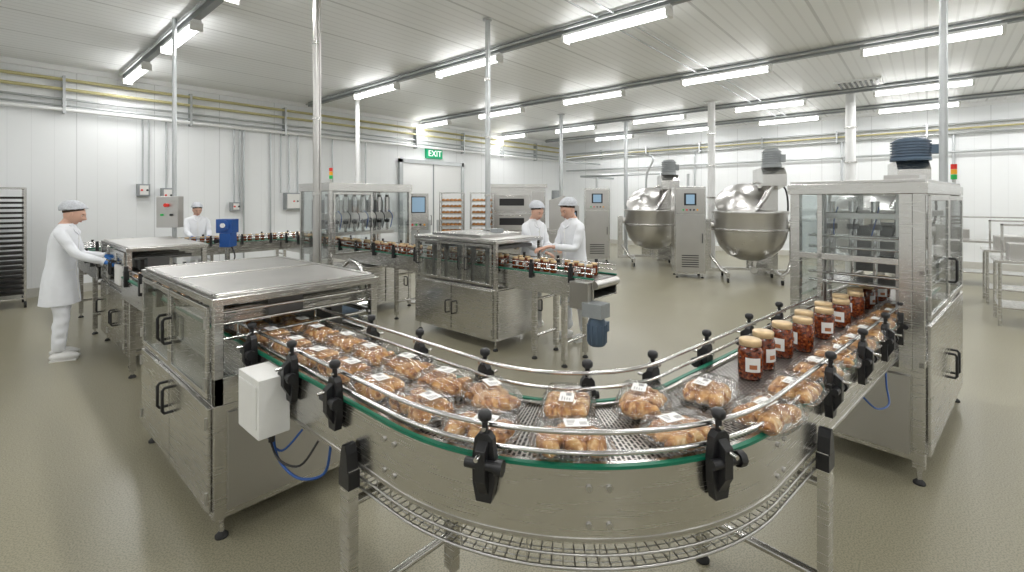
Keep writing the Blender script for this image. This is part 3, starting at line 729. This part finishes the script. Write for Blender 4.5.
b.handle((1.0, -.02, .55), (0,0,1), (0,-1,0), .17, r=.009)
b.box(.06, Lr-.06, Wr-.012, Wr-.006, .98, H-.1, ACR); b.box(.06, Lr-.06, Wr-.02, Wr, .92, .97, STEEL); b.box(.9, .94, Wr-.02, Wr, .97, H-.09, STEEL)
b.box(.15, Lr-.1, .10, Wr-.12, 1.62, 1.66, STEEL2)
for v in (.14, Wr-.16): b.box(.12, .18, v-.02, v+.02, .98, H-.09, STEEL2)
for z in (1.18, 1.24, 1.42, 1.50): b.cyl((.10, .09, z), (.10, Wr-.09, z), .010, POLISH, 8)
for z in (1.16, 1.33, 1.47): b.box(.20, .52, .10, Wr-.11, z, z+.018, STEEL)
for i in range(4):
    v = .17+i*.13; b.cyl((.3, v, 1.36), (.3, v, 1.74), .026, POLISH, 12); b.cyl((.3, v, 1.18), (.3, v, 1.36), .013, POLISH, 8); b.cyl((.3, v, 1.54), (.3, v, 1.58), .036, DARKST, 12)
for i in range(3): b.box(.7+i*.35, .86+i*.35, .2, .5, 1.2, 1.55, (DARKST, STEEL2, GREYP)[i])
for i in range(4): b.hose([(.25, .15+i*.12, 1.7), (.2, .16+i*.12, 1.6), (.24, .2+i*.11, 1.5)], .005, BLUE if i % 2 else BLACK, 6)
for z in (1.05, 1.12): b.cyl((.04, .12, z), (Lr, .12, z), .008, POLISH, 8); b.cyl((.04, .60, z), (Lr, .60, z), .008, POLISH, 8)
b.box(.55, .85, .1, .3, H, H+.05, STEEL2)
b.done(.004)
b = B('service_pole'); b.cyl((5.45, -.1, 1.882), (5.45, -.1, ZC-.002), .03, GALV, 12); b.lathe((5.45, -.1, 1.882), [(0,0),(.07,0),(.07,.015),(.03,.02)], GALV, 12); b.done()
b = B('stack_light'); b.cyl((5.62, -.17, 1.882), (5.62, -.17, 1.93), .012, STEEL, 8); b.cyl((5.62, -.17, 1.882), (5.62, -.17, 1.89), .04, STEEL, 12)
for i, m in enumerate((GRN, AMB, RED)): b.cyl((5.62, -.17, 1.93+i*.045), (5.62, -.17, 1.972+i*.045), .022, m, 12)
b.done()

# ------------------------------------------------------------------ kettles
def kettle(name, x, y, s, R, motor=GREYP, ang=-90, mb=1.0, lid=True):
    b = B(name); b.xf = Matrix.Translation((x, y, 0)) @ Matrix.Rotation(rad(ang), 4, 'Z') @ Matrix.Scale(s, 4)
    b.lathe((0,0,0), [(0,.42),(.28*R,.44),(.62*R,.54),(.86*R,.74),(.97*R,.95),(R,1.1),(R,1.46),(1.05*R,1.46),(1.05*R,1.51),(.96*R,1.51),(.95*R,1.2),(.8*R,.85),(.4*R,.6),(0,.55)], BOWLST, 40)
    b.lathe((0,0,0), [(R*.985,1.08),(R*1.03,1.09),(R*1.03,1.13),(R*.99,1.14)], STEEL, 40)
    b.cyl((0,0,.26), (0,0,.45), .07, STEEL, 14); b.tube([(0,0,.30), (0,-.2,.28), (0,-.42,.28)], .045, STEEL, 10); b.cyl((0,-.42,.28), (0,-.5,.28), .065, STEEL2, 12)
    for sx in (-1, 1):
        b.tube([(sx*R*1.0, 0, 1.2), (sx*(R*1.02+.12), 0, 1.2)], .09, STEEL2, 14)
        b.box(sx*(R*1.02+.12)-.07, sx*(R*1.02+.12)+.07, -.11, .11, .16, 1.32, STEEL)
        b.tube([(sx*(R+.10), -.05, .55), (sx*(R*.85), -.5*R-.1, .25), (sx*(R*.68), -.5*R-.2, .18)], .035, STEEL, 8)
        for yy in (-.45*R-.25, .4):
            b.tube([(sx*(R*.70)-.02, yy, .055), (sx*(R*.70)+.02, yy, .055)], .055, RUBBER, 14); b.box(sx*(R*.70)-.03, sx*(R*.70)+.03, yy-.04, yy+.04, .10, .17, STEEL)
        b.box(sx*(R*.70)-.04, sx*(R*.70)+.04, -.45*R-.28, .45, .15, .21, STEEL)
        b.box(min(sx*R*.66, sx*(R+.19)), max(sx*R*.66, sx*(R+.19)), -.06, .06, .16, .24, STEEL)
    b.box(-R*.66, R*.66, .36, .44, .15, .21, STEEL)
    xo = .46
    b.box(xo-.2, xo+.25, R+.02, R+.42, 0, 2.15, STEEL); b.box(xo-.25, xo+.30, R-.03, R+.47, 0, .08, STEEL)
    b.prism([(xo-.22, R+.35, 1.98), (xo-.22, R+.35, 2.46), (xo-.22, .1, 2.46), (xo-.22, -.10, 2.3), (xo-.22, -.10, 2.06), (xo-.22, R-.05, 1.98)], (.46, 0, 0), STEEL)
    b.lathe((xo, .18, 2.46), [(0,0),(.20*mb,0),(.20*mb,.06),(.18*mb,.08),(.18*mb,.36),(.13*mb,.42),(0,.42)], motor, 20)
    for i in range(6): b.lathe((xo, .18, 2.54+i*.05), [(.175*mb,0),(.198*mb,.005),(.198*mb,.02),(.175*mb,.025)], motor, 20)
    b.box(xo+.12*mb, xo+.26*mb, .08, .24, 2.58, 2.74, motor)
    b.tube([(xo, .06, 2.12), (.30, .0, 1.8), (.10, .0, 1.5), (0, 0, 1.0)], .06, POLISH, 12)
    b.tube([(0, 0, 1.0), (-.4*R, 0, .75), (-.75*R, 0, 1.0), (-.85*R, 0, 1.3)], .03, POLISH, 8)
    Rt = Matrix.Rotation(rad(42), 3, 'X') @ Matrix.Rotation(rad(-16), 3, 'Y')
    lr = R*.72; lc = Vector((-.22*R, R*.42, 1.76))
    b.lathe(lc, [(lr, -.02), (lr*1.02, .0), (lr*.98, .02), (lr*.5, .10), (.08, .17), (.06, .22), (0, .22)], BOWLST, 32, rot=Rt)
    b.lathe(lc, [(lr, -.02), (lr*.96, .0), (lr*.5, .08), (0, .15)], BOWLST, 32, rot=Rt)
    b.handle(lc+Rt @ Vector((0, -lr*.7, .07)), (1, 0, 0), Rt @ Vector((0, 0, 1)), .25, STEEL)
    b.tube([(-.55*R, R*.98, 1.48), (-.30*R, R*.80, 2.0), (xo-.1, R*.9, 2.2)], .025, STEEL, 8)
    b.hose([(xo+.2, R+.2, 2.1), (xo+.42, R+.1, 2.0), (xo+.46, R+.1, 1.4), (xo+.25, R+.1, 1.0)], .02, BLACK, 8)
    return b.done(.006)
kettle('mixing_kettle', 11.2, 2.93, 1.0, .73, ang=-66)
kettle('mixing_kettle', 12.1, 5.62, .99, .72, ang=-60)
kettle('mixing_kettle', 11.0, .66, 1.0, .7, BLUEMOT, ang=-80, mb=1.5)
def tallcab(name, x, y, w, dp, h, ang):
    b = B(name); b.xf = Matrix.Translation((x, y, 0)) @ Matrix.Rotation(rad(ang), 4, 'Z')
    b.box(-w/2, w/2, -dp/2, dp/2, .1, h, STEEL); b.box(-w/2+.03, w/2-.03, -dp/2-.02, -dp/2, .14, h-.62, STEEL2); b.box(-w/2+.03, w/2-.03, -dp/2-.02, -dp/2, h-.6, h-.04, STEEL2)
    b.box(-w/2+.2, w/2-.2, -dp/2-.03, -dp/2-.02, h-.42, h-.15, BLACK); b.box(-w/2+.24, w/2-.24, -dp/2-.034, -dp/2-.03, h-.39, h-.18, SCREEN)
    for i in range(5): b.cyl((-w/2+.18+i*(w-.36)/4, -dp/2-.045, h-.52), (-w/2+.18+i*(w-.36)/4, -dp/2-.02, h-.52), .02, (GRN, RED, BLACK, BLACK, AMB)[i], 8)
    for i in range(6): b.box(-w/2+.15, w/2-.15, -dp/2-.025, -dp/2-.02, .25+i*.05, .27+i*.05, BLACK)
    b.handle((w/2-.08, -dp/2-.02, .9), (0,0,1), (0,-1,0), .2)
    for sx in (-1, 1):
        for sy in (-1, 1): b.foot(sx*(w/2-.06), sy*(dp/2-.06), .11)
    b.cyl((0, 0, h), (0, 0, h+.3), .03, GALV, 8); return b.done(.006)
tallcab('kettle_control_cabinet', 10.75, 4.12, .66, .55, 2.05, -60); tallcab('kettle_control_cabinet', 11.6, 7.05, .70, .55, 2.08, -56)

# ------------------------------------------------------------------ racks / oven / tables
def rack(name, x, y, w, dp, h, ang, bread=False, dark=False, n=16):
    b = B(name); b.xf = Matrix.Translation((x, y, 0)) @ Matrix.Rotation(rad(ang), 4, 'Z')
    for sx in (-1, 1):
        for sy in (-1, 1):
            b.box(sx*(w/2)-.015, sx*(w/2)+.015, sy*(dp/2)-.015, sy*(dp/2)+.015, .12, h, STEEL)
            b.tube([(sx*w/2-.015, sy*dp/2, .055), (sx*w/2+.015, sy*dp/2, .055)], .055, RUBBER, 12); b.cyl((sx*w/2, sy*dp/2, .08), (sx*w/2, sy*dp/2, .14), .014, STEEL, 6)
    for z in (.14, h-.02):
        for sy in (-1, 1): b.box(-w/2, w/2, sy*dp/2-.012, sy*dp/2+.012, z, z+.025, STEEL)
        for sx in (-1, 1): b.box(sx*w/2-.012, sx*w/2+.012, -dp/2, dp/2, z, z+.025, STEEL)
    for i in range(n):
        z = .22+i*(h-.32)/n
        b.box(-w/2+.018, w/2-.018, -dp/2+.0, dp/2, z, z+.012, TRAY if dark or bread else STEEL2); b.box(-w/2+.018, w/2-.018, -dp/2-.004, -dp/2+.006, z, z+.035, TRAY if dark else STEEL2)
        if bread:
            for k in range(5): b.ell((-w/2+.1+k*(w-.2)/4, -dp/2+.12, z+.05), (.06, .10, .05), BREADM, 10, 6)
    return b.done()
rack('tray_rack', .12, 11.3, .72, .6, 1.95, 0, dark=True, n=20); rack('tray_rack', -.75, 11.3, .72, .6, 1.95, 0, dark=True, n=20)
rack('bread_rack', 8.55, 9.75, .62, .6, 1.95, -45, bread=True, n=10); rack('bread_rack', 9.15, 9.2, .62, .6, 1.95, -45, bread=True, n=10)
b = B('baking_oven'); b.xf = Matrix.Translation((10.6, 8.9, 0)) @ Matrix.Rotation(rad(-50), 4, 'Z')
b.box(-.95, .6, -.5, .5, .12, 2.1, STEEL); b.box(-1.0, .65, -.56, .5, 2.1, 2.2, STEEL)
b.box(.22, .56, -.53, -.5, .4, 2.0, STEEL2); b.box(.28, .5, -.54, -.53, 1.4, 1.7, BLACK); b.box(.3, .48, -.545, -.54, 1.45, 1.65, SCREEN)
for z in (.35, .9, 1.45): b.box(-.88, .16, -.54, -.5, z, z+.46, STEEL2); b.box(-.7, 0, -.548, -.54, z+.14, z+.34, BLACK); b.handle((-.36, -.54, z+.42), (1,0,0), (0,-1,0), .7, STEEL)
for sx in (-.85, .5):
    for sy in (-.42, .42): b.foot(sx, sy, .13)
b.done(.008)
b = B('dough_divider'); b.xf = Matrix.Translation((9.35, 6.6, 0)) @ Matrix.Rotation(rad(-52), 4, 'Z')
b.box(-.4, .4, -.3, .3, .1, 1.05, STEEL); b.prism([(-.35, -.25, 1.05), (.35, -.25, 1.05), (.35, -.25, 1.6), (0, -.25, 1.85), (-.35, -.25, 1.75)], (0, .45, 0), STEEL2)
b.box(.05, .3, -.28, -.25, 1.2, 1.5, BLACK); b.box(.08, .27, -.285, -.28, 1.25, 1.45, SCREEN); b.cyl((-.2, -.1, 1.75), (-.2, -.1, 1.98), .1, GREYP, 12); b.box(-.36, .36, -.32, -.3, .15, .95, STEEL2)
for sx in (-.33, .33):
    for sy in (-.25, .25): b.foot(sx, sy, .11)
b.done(.006)
def table(name, x, y, w, dp, h, ang, shelf=True, items=True):
    b = B(name); b.xf = Matrix.Translation((x, y, 0)) @ Matrix.Rotation(rad(ang), 4, 'Z')
    b.box(-w/2, w/2, -dp/2, dp/2, h-.04, h, STEEL)
    for sx in (-1, 1):
        for sy in (-1, 1): b.cyl((sx*(w/2-.05), sy*(dp/2-.05), 0), (sx*(w/2-.05), sy*(dp/2-.05), h-.04), .02, STEEL, 10)
    if shelf: b.box(-w/2+.04, w/2-.04, -dp/2+.04, dp/2-.04, .25, .275, STEEL)
    if items:
        b.box(-w/2+.15, -w/2+.55, -.2, .2, h, h+.22, STEEL2); b.cyl((w/2-.35, 0, h), (w/2-.35, 0, h+.25), .14, POLISH, 18); b.box(-.1, .15, -.15, .15, h, h+.12, WHITEP)
        b.box(-w/2+.1, w/2-.1, dp/2-.1, dp/2-.06, h+.45, h+.48, STEEL)
        for sx in (-1, 1): b.box(sx*(w/2-.12)-.015, sx*(w/2-.12)+.015, dp/2-.1, dp/2-.07, h, h+.48, STEEL)
    return b.done(.004)
table('steel_work_table', 9.7, -1.35, 1.3, .75, .92, -90); table('steel_work_table', 11.5, -1.55, 1.7, .75, .92, -90); table('steel_work_table', 13.8, -1.2, 2.2, .75, .92, -90)
b = B('storage_cabinet'); b.box(14.8, 15.4, -3.4, -2.4, .1, 1.9, STEEL); b.box(14.78, 14.8, -3.37, -2.91, .14, 1.86, STEEL2); b.box(14.78, 14.8, -2.89, -2.43, .14, 1.86, STEEL2); b.handle((14.78, -2.96, 1.0), (0,0,1), (-1,0,0), .2); b.handle((14.78, -2.84, 1.0), (0,0,1), (-1,0,0), .2)
for x in (14.86, 15.34):
    for y in (-3.34, -2.46): b.foot(x, y, .11)
b.done(.004)

# ------------------------------------------------------------------ people
def skin_body(verts, edges, radii, root=0, sub=2):
    me = bpy.data.meshes.new('tmp'); me.from_pydata(verts, edges, []); o = bpy.data.objects.new('tmp', me); COL.objects.link(o)
    o.modifiers.new('sk', 'SKIN'); sv = me.skin_vertices[0].data
    for i, r in enumerate(radii): sv[i].radius = r if isinstance(r, tuple) else (r, r); sv[i].use_root = (i == root)
    s = o.modifiers.new('ss', 'SUBSURF'); s.levels = sub; s.render_levels = sub
    bpy.context.view_layer.update(); dg = bpy.context.evaluated_depsgraph_get()
    e = o.evaluated_get(dg); m2 = e.to_mesh()
    V = [v.co.copy() for v in m2.vertices]; F = [tuple(p.vertices) for p in m2.polygons]
    e.to_mesh_clear(); bpy.data.objects.remove(o); bpy.data.meshes.remove(me); return V, F
def ik(sh, hd, l1, l2, pole):
    d = hd-sh; L = min(d.length, (l1+l2)*.995); dn = d.normalized(); hd = sh+dn*L
    a = (l1*l1-l2*l2+L*L)/(2*L); h = math.sqrt(max(0, l1*l1-a*a)); pp = (pole-dn*pole.dot(dn)).normalized()
    return sh+dn*a+pp*h, hd
def person(name, x, y, ang, H, rh, lh, glove=None, pitch=0.0, yaw=0.0, step=.06, hair=HNET, lean=.0):
    b = B(name); k = H/1.72
    b.xf = Matrix.Translation((x, y, 0)) @ Matrix.Rotation(rad(ang-90), 4, 'Z') @ Matrix.Scale(k, 4)
    ly = lambda z: lean*max(0, z-.95)
    shR, shL = Vector((.170, ly(1.4), 1.398)), Vector((-.170, ly(1.4), 1.398))
    eR, hR = ik(shR, Vector(rh), .285, .25, Vector((.35, -.5, -1))); eL, hL = ik(shL, Vector(lh), .285, .25, Vector((-.35, -.5, -1)))
    mR = eR.lerp(hR, .5); mL = eL.lerp(hL, .5); uR = shR.lerp(eR, .5); uL = shL.lerp(eL, .5)
    V = [(0,0,.93),(0,ly(1.08)-.005,1.08),(0,ly(1.26),1.26),(0,ly(1.38),1.38),(0,ly(1.47)-.005,1.47),(0,ly(1.53)+.01,1.53),
         tuple(shR),tuple(uR),tuple(eR),tuple(mR),tuple(hR),tuple(shL),tuple(uL),tuple(eL),tuple(mL),tuple(hL),
         (.095,0,.86),(.100,step*.6,.66),(.105,step,.49),(.108,step*.6,.28),(.11,step*.4,.09),(-.095,0,.86),(-.100,-step*.2,.66),(-.105,-step*.3,.49),(-.108,-step*.8,.28),(-.11,-step,.09)]
    E = [(0,1),(1,2),(2,3),(3,4),(4,5),(3,6),(6,7),(7,8),(8,9),(9,10),(3,11),(11,12),(12,13),(13,14),(14,15),(0,16),(16,17),(17,18),(18,19),(19,20),(0,21),(21,22),(22,23),(23,24),(24,25)]
    Rr = [(.15,.12),(.135,.11),(.15,.115),(.11,.085),.055,.052,.062,.056,.050,.047,.038,.062,.056,.050,.047,.038,.095,.09,.074,.070,.064,.095,.09,.074,.070,.064]
    Vs, Fs = skin_body(V, E, Rr)
    for v in Vs:
        if v.z < .8 or abs(v.x) > .19:
            w = .004*math.sin(v.z*55+v.x*20)+.003*math.sin(v.y*60+v.z*31); v.x += w*(1 if v.x > 0 else -1); v.y += w*.6
    sk = [f for f in Fs if all(Vs[i].z > 1.475 and abs(Vs[i].x) < .075 for i in f)]; sks = set(sk)
    b.add(Vs, [f for f in Fs if f not in sks], CLOTH, True); b.add(Vs, sk, SKIN, True)
    rings = [(1.490,.064,.064),(1.470,.085,.072),(1.452,.125,.082),(1.425,.165,.094),(1.38,.185,.108),(1.32,.190,.120),(1.24,.188,.126),(1.12,.175,.122),(1.02,.178,.126),(.95,.19,.134),(.88,.20,.142),(.80,.208,.149),(.72,.215,.155),(.66,.220,.160),(.61,.224,.163)]
    Vc = []; n = 48
    for z, rx, ry in rings:
        fold = max(0, (1.05-z))*.09
        for i in range(n):
            a = 2*math.pi*i/n; q = 1+fold*math.cos(6*a+1.2*math.sin(3*z))+fold*.45*math.cos(11*a+1)+.006*math.sin(z*40+a*3)
            Vc.append((rx*math.cos(a)*q, ry*math.sin(a)*q+.003+ly(z), z))
    nr = len(rings)
    b.add(Vc, [(j*n+(i+1)%n, j*n+i, (j+1)*n+i, (j+1)*n+(i+1)%n) for j in range(nr-1) for i in range(n)], CLOTH, True)
    def front(z, x=0.0):
        for j in range(nr-1):
            if rings[j][0] >= z >= rings[j+1][0]:
                t = (rings[j][0]-z)/(rings[j][0]-rings[j+1][0]); rx = rings[j][1]*(1-t)+rings[j+1][1]*t; ry = rings[j][2]*(1-t)+rings[j+1][2]*t
                a = math.acos(max(-1, min(1, x/rx))); fold = max(0, (1.05-z))*.09
                q = 1+fold*math.cos(6*a+1.2*math.sin(3*z))+fold*.45*math.cos(11*a+1)
                return Vector((x*q, ry*math.sin(a)*q+.005+ly(z), z))
        return Vector((x, .14, z))
    b.tube([front(z) for z in [1.36-.03*i for i in range(25)]], .004, PAPER, 6)
    for z in (.75, .9, 1.05, 1.2, 1.32): p = front(z, .02); b.cyl(p, p+Vector((0, .004, 0)), .008, WHITEP, 10)
    for sx in (-1, 1):
        c = [Vector((sx*.012, ly(1.36)+.118, 1.36)), Vector((sx*.07, ly(1.38)+.108, 1.39)), Vector((sx*.072, ly(1.46)+.045, 1.475)), Vector((sx*.045, ly(1.46)+.062, 1.49))]
        b.prism(c, (0, .008, .004), CLOTH)
        b.tube([front(.98, sx*.055), front(.98, sx*.10), front(.98, sx*.135)], .004, PAPER, 6)
    for (fx, fy) in ((.11, step*.4), (-.11, -step)):
        b.ell((fx, fy+.055, .045), (.048, .135, .055), SHOE, 18, 12, fn=lambda d, p: Vector((p.x, p.y, max(p.z*(1 if d.y < .2 else 1-.35*(d.y-.2)), -.044))))
        b.box(fx-.040, fx+.040, fy-.065, fy+.16, 0, .014, WHITEP)
    HM = Matrix.Translation((0, ly(1.52)+.012, 1.52)) @ Matrix.Rotation(yaw, 4, 'Z') @ Matrix.Rotation(-pitch, 4, 'X'); base = b.xf.copy(); b.xf = base @ HM
    hc = (0, .022, .085)
    g = lambda t, w: math.exp(-(t/w)**2)
    def face(d, p):
        p = p.copy()
        if d.z < 0: p.x *= 1-.28*d.z*d.z; p.y *= 1-.12*d.z*d.z
        if d.y > 0:
            p.y += .030*g(d.x, .15)*g(d.z+.18, .15)+.012*g(d.x, .12)*g(d.z-.05, .16)
            p.y -= .011*g(abs(d.x)-.38, .17)*g(d.z-.10, .13)
            p.y += .007*g(d.x, .40)*g(d.z-.30, .12)+.006*g(d.x, .25)*g(d.z+.50, .08)-.004*g(d.x, .2)*g(d.z+.64, .06)+.014*g(d.x, .25)*g(d.z+.85, .16)
        return p
    b.ell(hc, (.074, .092, .114), SKIN, 48, 40, fn=face)
    b.tube([(0, -.01, -.07), (0, .0, -.01), (0, .005, .04)], [.056, .05, .05], SKIN, 18)
    for sx in (-1, 1):
        b.ell((sx*.029, hc[1]+.0720, .097), (.0125, .008, .0058), EYEW, 12, 8); b.ell((sx*.029, hc[1]+.0788, .0965), (.0052, .002, .0050), HAIRD, 10, 6)
        b.tube([(sx*.018, hc[1]+.084, .1135), (sx*.030, hc[1]+.083, .117), (sx*.043, hc[1]+.076, .114)], [.002, .0032, .0015], HAIRD, 6)
        b.tube([(sx*.018, hc[1]+.0785, .102), (sx*.029, hc[1]+.0805, .1040), (sx*.041, hc[1]+.0735, .101)], [.0018, .0030, .0018], SKIN, 6)
        b.ell((sx*.073, hc[1]-.010, .085), (.009, .019, .030), SKIN, 12, 8)
    b.tube([(-.022, hc[1]+.079, .030), (-.008, hc[1]+.0865, .0325), (.008, hc[1]+.0865, .0325), (.022, hc[1]+.079, .030)], [.001, .0038, .0038, .001], LIPS, 8)
    b.tube([(-.020, hc[1]+.079, .028), (0, hc[1]+.086, .0245), (.020, hc[1]+.079, .028)], [.001, .0045, .001], LIPS, 8)
    def cut(c0, sl):
        def f(d, p):
            p = p*(1+.022*math.sin(math.atan2(d.y, d.x)*14)*(1-abs(d.z))+.02*math.sin(d.x*9+d.z*6)) if c0 > 0 else p.copy()
            lim = c0+sl*p.y
            if p.z < lim: p.z = lim+.10*(p.z-lim)*.2
            return p
        return f
    b.ell((0, .004, .116), (.079, .098, .092), HAIRD, 30, 24, fn=cut(-.006, .60))
    b.ell((0, -.008, .132), (.100, .124, .104), hair, 42, 30, fn=cut(.004, .50))
    rim = [(.091*math.cos(t), -.006+.107*math.sin(t), .132+.004+.50*.107*math.sin(t)+.002*math.sin(14*t)) for t in [2*math.pi*i/56 for i in range(57)]]
    b.tube(rim, .007, hair, 6, caps=False)
    b.xf = base
    for (el, hd, sx) in ((eR, hR, 1), (eL, hL, -1)):
        f = (hd-el).normalized(); dn = Vector((0,0,-1)); dn = (dn-f*dn.dot(f)).normalized(); sd = f.cross(dn).normalized()
        inward = sd if sd.x*sx < 0 else -sd
        mt = glove or SKIN
        b.tube([hd-f*.02, hd+f*.0, hd+f*.006, hd+f*.004], [.041, .042, .040, .03], CLOTH, 14)
        R3 = Matrix((inward, f, dn)).transposed()
        b.tube([hd-f*.02, hd+f*.01, hd+f*.03], [.025, .026, .028], mt, 14, flat=.8)
        b.ell(hd+f*.056, (.040, .050, .0165), mt, 20, 12, rot=R3)
        for i, (o, L) in enumerate(((-.0285, .060), (-.0095, .072), (.0095, .076), (.0280, .068))):
            q = hd+f*(.088-.2*abs(o))+inward*o
            b.tube([q-f*.022, q, q+f*L*.40+dn*L*.10, q+f*L*.66+dn*L*.34, q+f*L*.78+dn*L*.60, q+f*L*.79+dn*L*.66], [.0095, .0095, .0090, .0082, .0068, .003], mt, 10)
        q = hd+f*.025+inward*.022
        b.tube([q, q+inward*.020+f*.018+dn*.008, q+inward*.030+f*.042+dn*.018, q+inward*.027+f*.064+dn*.028, q+inward*.025+f*.069+dn*.031], [.014, .013, .0105, .0088, .003], mt, 10)
    return b.done()
person('factory_worker', .58, 7.18, -22, 1.72, (.16, .42, 1.06), (-.12, .36, 1.10), GLOVE, pitch=.38, step=.05, lean=.10)
person('factory_worker', 2.80, 10.72, -95, 1.68, (.14, .38, 1.08), (-.14, .36, 1.08), GLOVE, pitch=.4)
person('factory_worker', 5.08, 4.14, -95, 1.72, (.12, .38, 1.06), (-.10, .36, 1.10), None, pitch=.45, yaw=-.1, lean=.1)
person('factory_worker', 4.96, 3.33, 160, 1.76, (.15, .36, 1.12), (-.13, .38, 1.16), None, pitch=.45, yaw=.1, step=.07, lean=.08)

# ------------------------------------------------------------------ camera
cam = bpy.data.cameras.new('cam'); co = bpy.data.objects.new('camera', cam); COL.objects.link(co)
co.location = (0, 0, 1.75); co.rotation_euler = (rad(90), 0, rad(-48.5))
cam.sensor_width = 36; cam.lens = 470/1024*36; cam.shift_y = -86/1024; cam.clip_start = .05
sc.camera = co
w = bpy.data.worlds.new('world'); sc.world = w; w.use_nodes = True; w.node_tree.nodes['Background'].inputs[0].default_value = (.8, .85, .9, 1); w.node_tree.nodes['Background'].inputs[1].default_value = .3
sc.view_settings.view_transform = 'Standard'
sc.view_settings.exposure = 0.0
